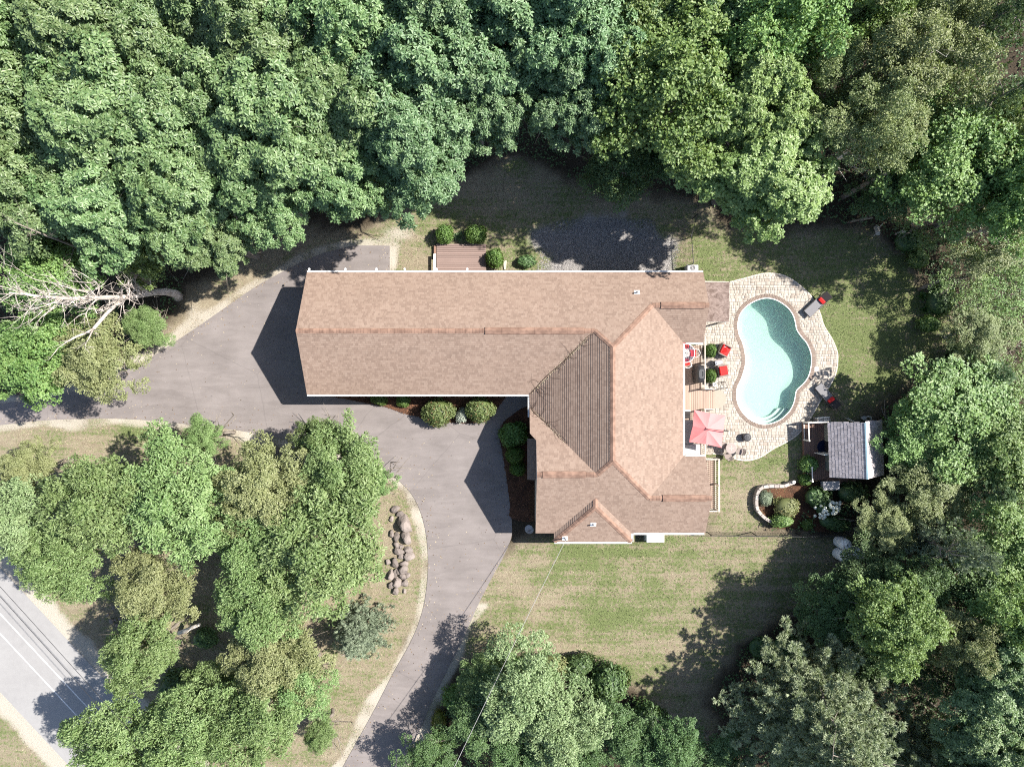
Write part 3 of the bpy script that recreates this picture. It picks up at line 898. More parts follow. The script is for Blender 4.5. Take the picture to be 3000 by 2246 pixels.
def spray_crown(seed, R=3.5, H=6.0, nl=46, per=30, leaf=(0.13,0.19), wr=0.62, mat=None, flat=0.65, irr=0.24, zmin=-0.3, rl=(0.18,0.32), lay=0.45, gap=0.52, name='leaf_crown', inner_n=1):
    """maple, birch, ash: pads of small blades held on twigs"""
    r = np.random.default_rng(seed)
    Ps, Ds, Ns, tones = [], [], [], []
    for (x, y, z, q) in lobes(r, nl, R, H, zmin, rl, irr)[:None if inner_n else nl]:
        c, d = pads(r, x, y, z, q, flat, gap)
        ta = r.random()
        for ci, di in zip(c, d):
            m = int(per*r.uniform(.5,1.4)); pr = gap*r.uniform(.34,.62)
            ax = unit(di*.42+np.array([.1,0,.75]))
            g = r.normal(size=(m,3)); g -= (g@ax)[:,None]*ax*.6
            g = unit(g)*r.random((m,1))**.45*pr
            p = ci+g-ax*((g**2).sum(1)[:,None]/pr*.5)
            dd = unit(g+1e-6)*.7+r.normal(size=(m,3))*.5+di*.3-np.array([0,0,.15])
            nn = ax*(.6+lay)+di*.2+r.normal(size=(m,3))*.28
            Ps.append(p); Ds.append(dd); Ns.append(nn); tones.append(np.full(m, .6*ta+.4*r.random()))
    P, Dd, N, tone = map(np.concatenate, (Ps, Ds, Ns, tones))
    L = r.uniform(*leaf, len(P))
    V, F = kites(P, Dd, unit(N), L, L*wr)
    rnd = np.repeat(np.clip(r.normal(.5,.26,len(P))+(tone-.5)*.45,0,1), 2)
    return np_mesh(name, V, F, rnd, np.repeat(tone,2), mat)

def needles(r, P, Dr, L, spread, nn, w):
    """tufts of thin needles at points P pointing along Dr"""
    n = len(P)
    d = unit(Dr[:,None]+r.normal(size=(n,nn,3))*spread)
    l = L*r.uniform(.7,1.15,(n,nn,1))
    s = unit(np.cross(d, r.normal(size=(n,nn,3))))*w
    b = P[:,None]+d*0
    V = np.stack([b-s, b+s, b+d*l], 2).reshape(-1,3)
    F = np.arange(n*nn*3).reshape(-1,3)
    return V, F

def pine_crown(seed, R=5.0, H=10.0, whorls=11, mat=None, nn=12, L=0.26, w=0.021, dens=1.0, name='pine_crown', power=0.8, lift=0.35, clump=.42, tufts=9, nb0=6, nb1=6):
    """white pine or spruce: whorls of rising boughs, each ending in rounded clumps of needle tufts"""
    r = np.random.default_rng(seed)
    Ps, Ds, tones = [], [], []
    for k in range(whorls):
        f = k/(whorls-1)                       # 0 bottom, 1 top
        z = -H*.5+H*f
        Rk = R*(1-f)**power*r.uniform(.85,1.1)+0.25
        nb = int(nb0+nb1*(1-f))
        for b in range(nb):
            a = 2*math.pi*(b+r.uniform(-.3,.3))/nb+k*1.3
            ln = Rk*r.uniform(.7,1.15)
            dirv = np.array([math.cos(a), math.sin(a), 0]); sd = np.array([-dirv[1], dirv[0], 0])
            ta = r.random()
            ns = max(2, int(ln/clump*dens))
            for s in range(1, ns+1):
                t_ = (s+r.uniform(-.3,.3))/ns
                if t_ < .22 and ln > 1.2: continue
                side = r.uniform(-1,1)*ln*.26*(1.15-t_)
                c = dirv*ln*t_+sd*side+np.array([0,0,z+ln*lift*(max(t_,0)**1.6)-.1*ln-abs(side)*.25+r.normal()*.08])
                m = max(4, int(tufts*r.uniform(.7,1.3))); cr_ = clump*r.uniform(.42,.68)
                g = unit(r.normal(size=(m,3))+np.array([0,0,.45])); p = c+g*cr_*r.uniform(.35,1,(m,1))*np.array([1,1,.6])
                Ps.append(p); Ds.append(unit(g*.8+dirv*.45+np.array([0,0,.5])+r.normal(size=(m,3))*.15)); tones.append(np.full(m, .6*ta+.4*r.random()))
    P, Dd, tone = map(np.concatenate, (Ps, Ds, tones))
    V, F = needles(r, P, Dd, L, .5, nn, w)
    rnd = np.repeat(np.clip(r.normal(.5,.22,len(P))+(tone-.5)*.3,0,1), nn)
    return np_mesh(name, V, F, rnd, np.repeat(tone, nn), mat)

def trunk_mesh(seed, H, r0, crown_z, R, nb=14, mat=None, lean=0.0, bare=False):
    r = np.random.default_rng(seed+99)
    m = MB()
    top = H
    pts = [(0,0,-.2),(0.02,0,.15)]
    x = y = 0.0
    nseg = 7
    for i in range(1, nseg+1):
        x += r.normal()*.10; y += r.normal()*.10
        pts.append((x, y, top*i/nseg))
    rad = [r0*1.5, r0*1.15]+[r0*(1-i/nseg)**.8*.95+0.02 for i in range(1, nseg+1)]
    m.tube(pts, rad, 8)
    for b in range(nb):
        f = r.uniform(.38,.9); i = f*nseg; k = int(i)
        a0 = np.array(pts[k+1]); a1 = np.array(pts[min(k+2,len(pts)-1)]); p = a0+(a1-a0)*(i-k)
        az = b*2.4+r.normal()*.3
        ln = R*r.uniform(.55,.9)*(1.15-f*.6)
        d = np.array([math.cos(az), math.sin(az), r.uniform(.25,.8)])
        q1 = p+d*ln*.4+r.normal(size=3)*.1*ln; q2 = p+d*ln*.75+r.normal(size=3)*.15*ln; q3 = p+d*ln+r.normal(size=3)*.2*ln+np.array([0,0,-.05*ln])
        rb = r0*(1-f)*.55+.025
        m.tube([p,q1,q2,q3], [rb,rb*.7,rb*.45,rb*.15], 5)
        for s in range(2):
            e = q1 if s == 0 else q2
            dd = d+r.normal(size=3)*.6; l2 = ln*.4
            m.tube([e, e+dd*l2*.5, e+dd*l2+r.normal(size=3)*.1], [rb*.5,rb*.3,rb*.1], 4)
    me = m.mesh('trunk', mat or M['bark'], smooth=True)
    return me

# leaf materials: the base greens of each kind of tree
LM = {}
LM['oak'] = leafmat('oak_leaf', (0.072,0.138,0.046), (0.222,0.305,0.130), rough=0.46, spec=0.55, trans=0.28, tint=0.25)
LM['oak_cool'] = leafmat('oak_leaf_cool', (0.066,0.138,0.054), (0.200,0.300,0.142), rough=0.46, spec=0.55, trans=0.28, tint=0.25)
LM['maple'] = leafmat('maple_leaf', (0.080,0.158,0.038), (0.232,0.330,0.105), rough=0.5, spec=0.5, trans=0.3, tint=.35)
LM['lime'] = leafmat('lime_leaf', (0.105,0.190,0.045), (0.290,0.400,0.140), rough=0.46, spec=0.5, trans=0.3)
LM['birch'] = leafmat('birch_leaf', (0.115,0.155,0.055), (0.265,0.305,0.130), rough=0.5, spec=0.45, trans=0.25, alt=(0.22,0.15,0.08), altamt=0.03)
LM['olive'] = leafmat('olive_leaf', (0.152,0.177,0.067), (0.299,0.315,0.152), rough=0.5, spec=0.45, trans=0.25, alt=(0.30,0.16,0.09), altamt=0.02)
LM['bright'] = leafmat('bright_leaf', (0.100,0.180,0.050), (0.268,0.362,0.150), rough=0.5, spec=0.5, trans=0.3, tint=.3)
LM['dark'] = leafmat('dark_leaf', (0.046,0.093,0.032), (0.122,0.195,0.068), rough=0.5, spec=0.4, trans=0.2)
LM['silver'] = leafmat('silvery_leaf', (0.128,0.195,0.076), (0.293,0.366,0.183), rough=0.5, spec=0.45, trans=0.25)
LM['pine'] = leafmat('pine_needle', (0.190,0.235,0.130), (0.440,0.490,0.320), rough=0.6, spec=0.3, trans=0.25, tint=0.1)
LM['spruce'] = leafmat('spruce_needle', (0.140,0.180,0.115), (0.320,0.370,0.260), rough=0.6, spec=0.3, trans=0.15, tint=0.1)
LM['hemlock'] = leafmat('hemlock_needle', (0.044,0.088,0.041), (0.122,0.183,0.081), rough=0.55, spec=0.35, trans=0.15)
LM['box'] = leafmat('boxwood_leaf', (0.066,0.128,0.026), (0.150,0.240,0.058), rough=0.5, spec=0.4, trans=0.25)
LM['rhodo'] = leafmat('shrub_leaf', (0.090,0.132,0.038), (0.200,0.250,0.095), rough=0.5, spec=0.4, trans=0.25, alt=(0.30,0.17,0.09), altamt=0.06)
LM['yellow'] = leafmat('yellow_leaf', (0.13,0.15,0.03), (0.32,0.27,0.05), rough=0.45, spec=0.4, trans=0.3)
LM['hosta'] = leafmat('hosta_leaf', (0.11,0.17,0.08), (0.24,0.30,0.17), rough=0.4, spec=0.5, trans=0.2)
LM['lamb'] = leafmat('silver_shrub_leaf', (0.22,0.25,0.20), (0.42,0.45,0.38), rough=0.7, spec=0.2, trans=0.1)

VAR = {}
def variant(kind, crown, trunk, H, R, zc): VAR.setdefault(kind, []).append((crown, trunk, H, R, zc))
for i in range(4):
    variant('oak', oak_crown(10+i, 4.0, 7.0, 46, mat=LM['oak']), trunk_mesh(10+i, 11.2, .26, 9, 4.0, 16), 13.0, 4.0, 9.4)
for i in range(2):
    variant('oak_cool', oak_crown(20+i, 4.0, 7.0, 46, mat=LM['oak_cool']), trunk_mesh(20+i, 11.2, .26, 9, 4.0, 16), 13.0, 4.0, 9.4)
variant('oak_pale', oak_crown(25, 4.0, 6.4, 48, leaf=(.17,.25), wr=.6, mat=LM['lime']), trunk_mesh(25, 10.6, .24, 9, 4.0, 16), 12.5, 4.0, 9.2)
for i in range(2):
    variant('maple', spray_crown(30+i, 4.0, 7.0, 50, 26, (0.15,0.22), 0.72, mat=LM['maple'], lay=0.7, gap=.62), trunk_mesh(30+i, 10.5, .22, 8, 4.0, 14), 12.5, 4.0, 9.0)
for i in range(2):
    variant('birch', spray_crown(40+i, 3.2, 8.0, 40, 34, (0.10,0.15), 0.62, mat=LM['birch'], irr=.4, gap=.5), trunk_mesh(40+i, 11.0, .15, 8, 3.0, 16, M['bark_birch']), 12.5, 3.2, 8.6)
for i in range(2):
    variant('bright', spray_crown(50+i, 3.6, 5.6, 48, 30, (0.16,0.25), 0.40, mat=LM['bright'], lay=.5, irr=.28, gap=.56), trunk_mesh(50+i, 7.6, .18, 6, 3.4, 16), 9.4, 3.6, 6.6)
variant('olive', spray_crown(60, 3.2, 5.2, 44, 38, (0.09,0.14), 0.62, mat=LM['olive'], irr=.32, gap=.46), trunk_mesh(60, 7.0, .15, 6, 3.0, 14), 8.6, 3.2, 6.0)
for i in range(2):
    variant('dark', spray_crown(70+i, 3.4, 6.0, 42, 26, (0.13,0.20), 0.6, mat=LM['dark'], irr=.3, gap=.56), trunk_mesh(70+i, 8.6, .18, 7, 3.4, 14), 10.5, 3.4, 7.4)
for i in range(2):
    variant('sparse', spray_crown(75+i, 3.2, 5.5, 20, 20, (0.12,0.18), 0.6, mat=LM['maple'], irr=.4, gap=.6, inner_n=0), trunk_mesh(75+i, 8.0, .12, 7, 3.2, 16), 9.5, 3.2, 6.6)
variant('silver', spray_crown(80, 3.0, 4.6, 44, 34, (0.13,0.20), 0.42, mat=LM['silver'], irr=.28, gap=.5), trunk_mesh(80, 5.4, .15, 4, 2.8, 12), 6.8, 3.0, 4.4)
variant('pine', pine_crown(90, 5.0, 10.0, 14, LM['pine'], nn=14, L=0.24, w=0.034, clump=.50, tufts=15, nb0=8, nb1=9, dens=1.25), trunk_mesh(90, 13.5, .3, 7, 3.0, 14), 14.5, 5.0, 8.3)
variant('spruce', pine_crown(91, 1.75, 4.6, 13, LM['spruce'], nn=9, L=0.17, w=0.022, clump=.30, tufts=9, nb0=6, nb1=8, lift=.1, power=.7, name='spruce_crown'), trunk_mesh(91, 4.6, .09, 2, 1.0, 8), 5.0, 1.75, 2.55)
variant('hemlock', pine_crown(92, 3.4, 10.5, 14, LM['hemlock'], nn=9, L=0.22, w=0.028, clump=.5, tufts=9, lift=.12, power=.85, name='hemlock_crown'), trunk_mesh(92, 12, .2, 7, 2.0, 12), 12.5, 3.4, 7.0)

def tree(kind, px, py, R, H, label, zv=None, cat='tree', name='tree', group=None, v=None, rz=None):
    """a standing tree; px,py = where its crown reads in the survey (2212-wide grid) at height zv"""
    vs = VAR[kind]
    cr, tr, H0, R0, zc = vs[(v if v is not None else random.randrange(100)) % len(vs)]
    zv = zv if zv is not None else H*.74
    p = D(px, py, zv)
    o = thing(name, label, cat, (p[0], p[1], 0), rz if rz is not None else random.uniform(0, 6.28), group)
    s, sz = R/R0, H/H0
    piece('crown', cr, o, (0,0,zc*sz), (0,0,0), (s, s, sz))['kind'] = 'stuff'
    piece('trunk', tr, o, (0,0,0), (0,0,0), (max(.7,s)*1.0, max(.7,s)*1.0, sz))
    return o

G_OAK = 'oaks of the wood along the top'
T = [
 # wood along the top and upper left
 ('oak', 40, 50, 3.7, 13.5, 'oak crown filling the top left corner of the photo', G_OAK),
 ('oak', 210, 70, 3.8, 14, 'oak at the top edge, second crown from the top left corner', G_OAK),
 ('oak', 375, 60, 3.0, 12.5, 'oak at the top edge, third crown from the top left corner', G_OAK),
 ('oak', 60, 235, 3.6, 13, 'oak on the left edge, second crown below the corner', G_OAK),
 ('oak', 235, 255, 4.0, 14, 'broad oak inside the upper left wood, above the bare white tree', G_OAK),
 ('oak', 60, 400, 3.4, 12.5, 'oak on the left edge just above the bare branches', G_OAK),
 ('oak', 225, 420, 3.6, 12.5, 'oak directly above the trunk of the bare white tree', G_OAK),
 ('oak', 375, 395, 3.5, 12.5, 'oak between the wood and the upper end of the driveway', G_OAK),
 ('oak', 410, 220, 3.2, 13, 'oak right of the broad one in the upper left wood', G_OAK),
 ('oak', 455, 505, 2.3, 9.5, 'low oak overhanging the tan verge left of the garage driveway', G_OAK),
 ('oak', 560, 85, 3.8, 14, 'oak at the top edge right of the dark gap', G_OAK),
 ('oak', 600, 260, 3.8, 13.5, 'oak above the old wooden bench', G_OAK),
 ('oak', 560, 395, 2.8, 11, 'oak overhanging the old wooden bench', G_OAK),
 ('oak', 745, 60, 3.6, 14, 'oak at the top edge above the garage, pale leaf stars', G_OAK),
 ('oak', 745, 215, 3.6, 13, 'oak second row above the garage', G_OAK),
 ('oak', 740, 365, 3.0, 11, 'oak lowest above the garage with a bough hanging towards the asphalt', G_OAK),
 ('oak_cool', 885, 310, 3.3, 12, 'cool green oak at the wood edge above the brown back deck', G_OAK),
 ('oak_cool', 890, 150, 3.8, 13.5, 'cool green oak second row above the brown back deck', G_OAK),
 ('oak_cool', 930, 20, 3.4, 14, 'cool green oak on the top edge above the brown back deck', G_OAK),
 ('oak_cool', 1085, 60, 3.6, 13.5, 'cool green oak at top centre of the photo', G_OAK),
 ('oak_cool', 1030, 215, 2.7, 11.5, 'oak left of the bare brown clearing', G_OAK),
 ('oak_cool', 1235, 60, 3.4, 14, 'oak right of top centre, against the top edge', G_OAK),
 ('oak_cool', 1225, 205, 2.7, 11.5, 'oak right of the bare brown clearing', G_OAK),
 ('maple', 1425, 185, 4.0, 13, 'yellow green maple behind the gravel patch with a dead twig', 'maples of the wood'),
 ('maple', 1360, 30, 3.0, 12, 'maple at the top edge left of the dark hole in the wood', 'maples of the wood'),
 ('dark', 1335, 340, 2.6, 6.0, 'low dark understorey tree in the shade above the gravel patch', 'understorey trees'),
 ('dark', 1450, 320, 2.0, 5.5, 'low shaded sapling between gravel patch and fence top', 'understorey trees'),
 ('oak', 1500, 40, 3.0, 12.5, 'crown on the top edge above the yellow green maple', 'crowns on the top edge'),
 ('oak_pale', 1635, 355, 3.7, 10.5, 'big bright oak leaning over the lawn above the pool', 'trees round the pool lawn'),
 ('oak_pale', 1610, 215, 2.9, 12, 'bright oak behind the one that leans over the pool lawn', 'trees round the pool lawn'),
 ('maple', 1660, 60, 3.5, 13, 'grey green crown on the top edge above the pool', 'crowns on the top edge'),
 ('birch', 1770, 130, 2.3, 11.5, 'thin pale birch left of the olive birches', 'birches of the upper right wood'),
 ('birch', 1960, 130, 3.2, 13, 'olive birch, upper one of the slanting pair at upper right', 'birches of the upper right wood'),
 ('birch', 1875, 275, 2.7, 12, 'olive birch, lower one of the slanting pair at upper right', 'birches of the upper right wood'),
 ('maple', 1880, 10, 2.6, 11.5, 'green crown on the top edge above the olive birches', 'crowns on the top edge'),
 ('hemlock', 2120, 70, 3.0, 12.5, 'dark hemlock in the top right corner', 'hemlocks of the right wood'),
 ('hemlock', 2140, 230, 2.7, 11.5, 'dark hemlock on the right edge below the corner one', 'hemlocks of the right wood'),
 ('maple', 2050, 335, 3.6, 9.5, 'fresh green maple at upper right beside the long bare trunk', 'maples of the wood'),
 ('maple', 2175, 330, 2.8, 9.5, 'fresh green maple against the right edge', 'maples of the wood'),
 ('sparse', 2020, 480, 2.2, 4.8, 'shaded tree over the white birch stumps right of the lawn', 'trees shading the pool lawn'),
 ('birch', 2175, 480, 2.6, 6, 'thin olive tree on the right edge, upper third', 'thin trees on the right edge'),
 ('sparse', 2085, 605, 2.2, 4.5, 'thin tree above the short log stump right of the lawn', 'trees shading the pool lawn'),
 ('sparse', 2170, 650, 2.2, 4.4, 'thin tree on the right edge level with the lounger by the lawn', 'trees shading the pool lawn'),
 ('birch', 2115, 720, 1.9, 4.4, 'twiggy tree right of the pool lawn at pool height', 'trees shading the pool lawn'),
 ('hemlock', 2150, 810, 2.2, 5.0, 'dark evergreen on the right edge at the foot of the pool lawn', 'hemlocks of the right wood'),
 ('maple', 2075, 905, 3.6, 5.6, 'leafy maple right of the shed, upper one', 'maples behind the shed'),
 ('maple', 1985, 940, 2.3, 4.6, 'maple close behind the shed roof', 'maples behind the shed'),
 ('maple', 2190, 985, 3.0, 6.5, 'maple on the right edge level with the shed', 'maples behind the shed'),
 ('birch', 2010, 1055, 2.4, 5.0, 'pale twiggy tree below right of the shed', 'thin trees below the shed'),
 ('hemlock', 2140, 1060, 2.8, 6.5, 'dark evergreen between shed and right edge, lower', 'hemlocks of the right wood'),
 ('olive', 1915, 1140, 1.8, 4.4, 'small yellow green tree above the white gas tanks', 'small trees by the gas tanks'),
 ('maple', 2180, 1190, 3.0, 7, 'maple on the right edge beyond the pointed spruce', 'maples of the lower right'),
 ('dark', 1880, 1250, 2.1, 4.6, 'dark low tree just below the white gas tanks', 'small trees by the gas tanks'),
 ('dark', 1990, 1265, 2.0, 6.5, 'dark tree below the pointed spruce', 'trees of the lower right thicket'),
 ('maple', 1935, 1345, 2.6, 8.5, 'green maple behind the big grey pine', 'maples of the lower right'),
 ('dark', 1790, 1330, 1.9, 4.6, 'low dark thicket tree at the edge of the front lawn', 'trees of the lower right thicket'),
 ('olive', 2085, 1385, 2.2, 8.2, 'half bare olive tree right of the green maple', 'trees of the lower right thicket'),
 ('maple', 2185, 1345, 2.4, 9, 'maple against the right edge, lower third', 'maples of the lower right'),
 ('hemlock', 1990, 1470, 1.9, 6.5, 'dark evergreen in the gap right of the big pine', 'hemlocks of the right wood'),
 ('oak', 2165, 1500, 2.7, 9.5, 'oak on the right edge above the bottom corner', 'oaks of the lower right corner'),
 ('oak', 2150, 1630, 2.8, 9.5, 'oak in the bottom right corner', 'oaks of the lower right corner'),
 ('pine', 1830, 1630, 5.0, 11.5, 'big grey green white pine at the lower right', 'white pines'),
 ('pine', 2060, 1690, 3.0, 9.5, 'smaller white pine on the bottom edge right of the big one', 'white pines'),
 ('dark', 1450, 1620, 1.9, 5.5, 'small dark tree on the bottom edge left of the big pine', 'trees on the bottom edge'),
 # trees between driveway and road
 ('bright', 225, 1085, 3.0, 9.0, 'bright light green tree left of centre of the roadside island', 'island trees'),
 ('bright', 385, 1080, 3.2, 9.0, 'mid green tree in the middle of the roadside island', 'island trees'),
 ('bright', 130, 1210, 2.3, 8.0, 'light green tree nearest the road bend at the left', 'island trees'),
 ('silver', 25, 1130, 2.4, 8.0, 'grey green tree cut by the left edge', 'island trees'),
 ('olive', 565, 1060, 2.9, 8.0, 'olive tree with rusty twigs between two green island trees', 'island trees'),
 ('bright', 735, 1015, 2.7, 7.2, 'green tree at the island tip beside the driveway bend', 'island trees'),
 ('bright', 690, 1185, 3.7, 8.6, 'largest green tree of the island, left of the boulders', 'island trees'),
 ('olive', 330, 1265, 2.3, 7.4, 'dull olive tree under the bright one in the island', 'island trees'),
 ('bright', 560, 1310, 2.4, 7.8, 'green tree below the largest island tree', 'island trees'),
 ('olive', 590, 1425, 2.6, 7.2, 'olive tree left of the blue spruce', 'island trees'),
 ('bright', 305, 1405, 2.2, 7.8, 'narrow tree overhanging the road with its shadow on it', 'island trees'),
 ('bright', 255, 1600, 2.6, 8.2, 'tree at the bottom edge overhanging the road', 'island trees'),
 ('bright', 400, 1590, 2.6, 8.4, 'tree at the bottom edge, second from the road', 'island trees'),
 ('bright', 545, 1560, 2.5, 8.0, 'tree at the bottom edge, third from the road', 'island trees'),
 ('bright', 690, 1585, 1.0, 4.2, 'small sapling on the grass by the lower driveway', 'saplings'),
 ('bright', 545, 1165, 2.4, 7.4, 'green tree in the dark middle of the island, left of the largest', 'island trees'),
 ('bright', 440, 945, 1.1, 6.0, 'tall thin sapling of the island reaching over the driveway edge', 'saplings'),
 ('bright', 690, 945, 1.3, 6.4, 'slim sapling whose top stands against the asphalt bend', 'saplings'),
 ('bright', 810, 1040, 1.0, 5.0, 'sapling with a twig pointing at the driveway bend', 'saplings'),
 ('olive', 60, 1010, 1.6, 6.0, 'thin twiggy tree above the grey green one at the left edge', 'saplings'),
 ('bright', 450, 1500, 1.9, 5.0, 'low green tree in the shade of the lower island', 'island trees'),
 ('bright', 640, 1480, 2.0, 6.4, 'green tree below the blue spruce side of the island', 'island trees'),
 # filling the wood at the right
 ('sparse', 2190, 570, 2.4, 4.5, 'thin crown cut by the right edge, above the lawn level', 'hemlocks of the right wood'),
 ('sparse', 2185, 760, 2.4, 4.0, 'thin crown cut by the right edge at lawn level', 'trees shading the pool lawn'),
 ('sparse', 2195, 880, 2.4, 4.2, 'thin crown cut by the right edge above the shed level', 'trees shading the pool lawn'),
 ('hemlock', 2205, 20, 2.8, 13, 'evergreen at the very corner, top right', 'hemlocks of the right wood'),
 ('maple', 2205, 420, 2.6, 10.5, 'leafy crown cut by the right edge below the fresh green maple', 'maples of the wood'),
 ('birch', 2040, 40, 2.4, 12, 'thin olive tree between the corner hemlock and the birches', 'birches of the upper right wood'),
 ('hemlock', 2060, 1180, 2.0, 6.5, 'evergreen beside the tip of the pointed spruce', 'hemlocks of the right wood'),
 ('dark', 2100, 1265, 2.4, 6.5, 'dark crown between spruce and the half bare olive tree', 'trees of the lower right thicket'),
 ('hemlock', 2080, 1500, 2.2, 7.0, 'evergreen left of the lower right oaks', 'hemlocks of the right wood'),
 ('dark', 2195, 1420, 2.4, 7.5, 'dark crown cut by the right edge above the lower oaks', 'trees of the lower right thicket'),
 ('dark', 1850, 1290, 1.9, 4.2, 'dark bush tree left of the green maple behind the pine', 'trees of the lower right thicket'),
 ('dark', 1880, 1420, 2.0, 5.0, 'dark bush tree right behind the big pine', 'trees of the lower right thicket'),
 ('dark', 1560, 1640, 2.0, 4.2, 'low dark tree in the shade left of the pine on the bottom edge', 'trees on the bottom edge'),
 ('hemlock', 1850, 1640, 2.2, 7.0, 'evergreen on the bottom edge between the two pines', 'hemlocks of the right wood'),
 ('dark', 1720, 20, 2.6, 9, 'dark crown on the top edge beneath the grey green one', 'crowns on the top edge'),
 ('dark', 1930, 400, 2.0, 5.0, 'low dark tree by the long bare trunk', 'understorey trees'),
 ('dark', 1960, 330, 2.2, 6.5, 'dark tree under the olive birches', 'understorey trees'),
 # by the upper driveway at the left
 ('maple', 75, 765, 2.6, 8.0, 'leafy tree on the left edge under the bare white tree', 'trees left of the driveway'),
 ('olive', 205, 780, 2.4, 7.2, 'leafy tree whose twigs hang over the driveway at the left', 'trees left of the driveway'),
 ('maple', 110, 590, 2.6, 9.0, 'green crown behind the white branches', 'trees left of the driveway'),
 ('maple', 300, 535, 1.9, 8.0, 'green crown above the base of the bare white tree', 'trees left of the driveway'),
 ('bright', 315, 705, 1.35, 2.6, 'low bright green bush at the foot of the bare white tree', 'bushes left of the driveway'),
 # shrubbery at the bottom
 ('silver', 1130, 1510, 3.0, 6.0, 'silvery leaved shrub tree in the bottom thicket', 'bottom thicket'),
 ('silver', 1210, 1580, 2.7, 5.8, 'pale green shrub tree in the middle of the bottom thicket', 'bottom thicket'),
 ('bright', 1040, 1465, 1.5, 3.4, 'fresh green shrub at the top left of the bottom thicket', 'bottom thicket'),
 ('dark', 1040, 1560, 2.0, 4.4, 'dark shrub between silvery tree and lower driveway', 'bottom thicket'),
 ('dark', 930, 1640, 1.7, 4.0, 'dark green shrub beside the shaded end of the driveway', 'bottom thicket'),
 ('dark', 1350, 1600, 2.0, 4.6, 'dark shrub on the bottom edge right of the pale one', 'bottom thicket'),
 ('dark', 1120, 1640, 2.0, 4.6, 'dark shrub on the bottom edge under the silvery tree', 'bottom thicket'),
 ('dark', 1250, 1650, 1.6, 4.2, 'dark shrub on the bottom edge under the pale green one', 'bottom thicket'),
]
for i, (k, px, py, R, H, lab, grp) in enumerate(T):
    random.seed(100+i)
    nm = {'oak':'oak_tree','oak_cool':'oak_tree','maple':'maple_tree','birch':'birch_tree','pine':'pine_tree','hemlock':'hemlock_tree'}.get(k, 'leafy_tree')
    if 'shrub' in lab or 'bush' in lab: nm = 'shrub'
    tree(k, px, py, R, H, lab, group=grp, name=nm, cat='shrub' if nm == 'shrub' else 'tree')
tree('spruce', 2010, 1165, 2.0, 9.0, 'pointed blue green spruce right of the gas tanks', zv=3.5, name='spruce_tree')
tree('spruce', 775, 1372, 1.75, 4.6, 'round blue spruce on the dry grass beside the driveway', zv=2.2, name='spruce_tree')

# bare standing trees
def dead_tree(pts, r0, label, seed, nb=26, mat='bark_pale', blen=3.0, extra=(), up=0.9, name='dead_tree'):
    r = np.random.default_rng(seed)
    o = thing(name, label, 'tree', (pts[0][0], pts[0][1], 0))
    P = [np.array(p, float) for p in pts]; n = len(P)
    m = MB(); rad = [r0*1.25]+[r0*(1-.9*i/(n-1)) for i in range(1, n)]
    m.tube(P, rad, 9)
    m.build('trunk', M[mat], o, smooth=True)
    def branch(bm, p, d, ln, rb, lev):
        q = [p]; dd = unit(d)
        for s in range(4):
            dd = unit(dd+r.normal(size=3)*.16+np.array([0,0,.06]))
            q.append(q[-1]+dd*ln/4)
        bm.tube(q, [rb*(1-.22*s) for s in range(5)], 5 if lev == 0 else 4)
        if lev < 2:
            for s in range(4 if lev == 0 else 3):
                k = r.integers(1, 5)
                branch(bm, q[k], unit(dd+r.normal(size=3)*.55), ln*r.uniform(.35,.6), rb*.42, lev+1)
    for b in range(nb):
        f = r.uniform(.35, 1.0)*(n-1); k = min(int(f), n-2); p = P[k]+(P[k+1]-P[k])*(f-k)
        az = r.random()*6.28
        bm = MB()
        branch(bm, p, np.array([math.cos(az), math.sin(az), up]), blen*r.uniform(.5,1)*(1.25-f/(n-1)*.6), r0*.32*(1.2-f/(n-1)), 0)
        bm.build('branch', M[mat], o)
    for (a, b, rb, ln) in extra:
        bm = MB(); bm.tube([a, (np.array(a)+np.array(b))/2+np.array([0,0,.15]), b], [rb, rb*.85, rb*.7], 7)
        branch(bm, np.array(b, float), np.array(b)-np.array(a)+np.array([0,0,.5]), ln, rb*.6, 0)
        branch(bm, np.array(b, float), np.array(b)-np.array(a)+np.array([.5,-.6,.8]), ln*.8, rb*.45, 0)
        bm.build('limb', M[mat], o, smooth=True)
    return o
bt = [D(386,641,-.1), D(378,634,0.5), D(358,630,1.4), D(330,632,2.4), D(270,642,4.8), D(215,643,7.0), D(150,645,9.4), D(85,640,11.6), D(20,632,13.6)]
dead_tree(bt, 0.30, 'bare white barked tree standing at the left of the driveway', 5, 48, extra=[(D(268,642,4.9), D(202,710,7.4), .12, 2.4)], blen=3.6, up=2.0)
bt2 = [D(330,612,0), D(312,604,1.2), D(235,570,4.6), D(170,535,7.6), D(90,505,10.4), D(30,480,12.2)]
dead_tree(bt2, 0.17, 'second bare grey tree above the white one', 6, 16, mat='bark', blen=2.4)
bt3 = [D(2088,1412,0), D(2085,1400,2.0), D(2088,1385,4.0), D(2090,1350,7.0), D(2092,1330,8.6)]
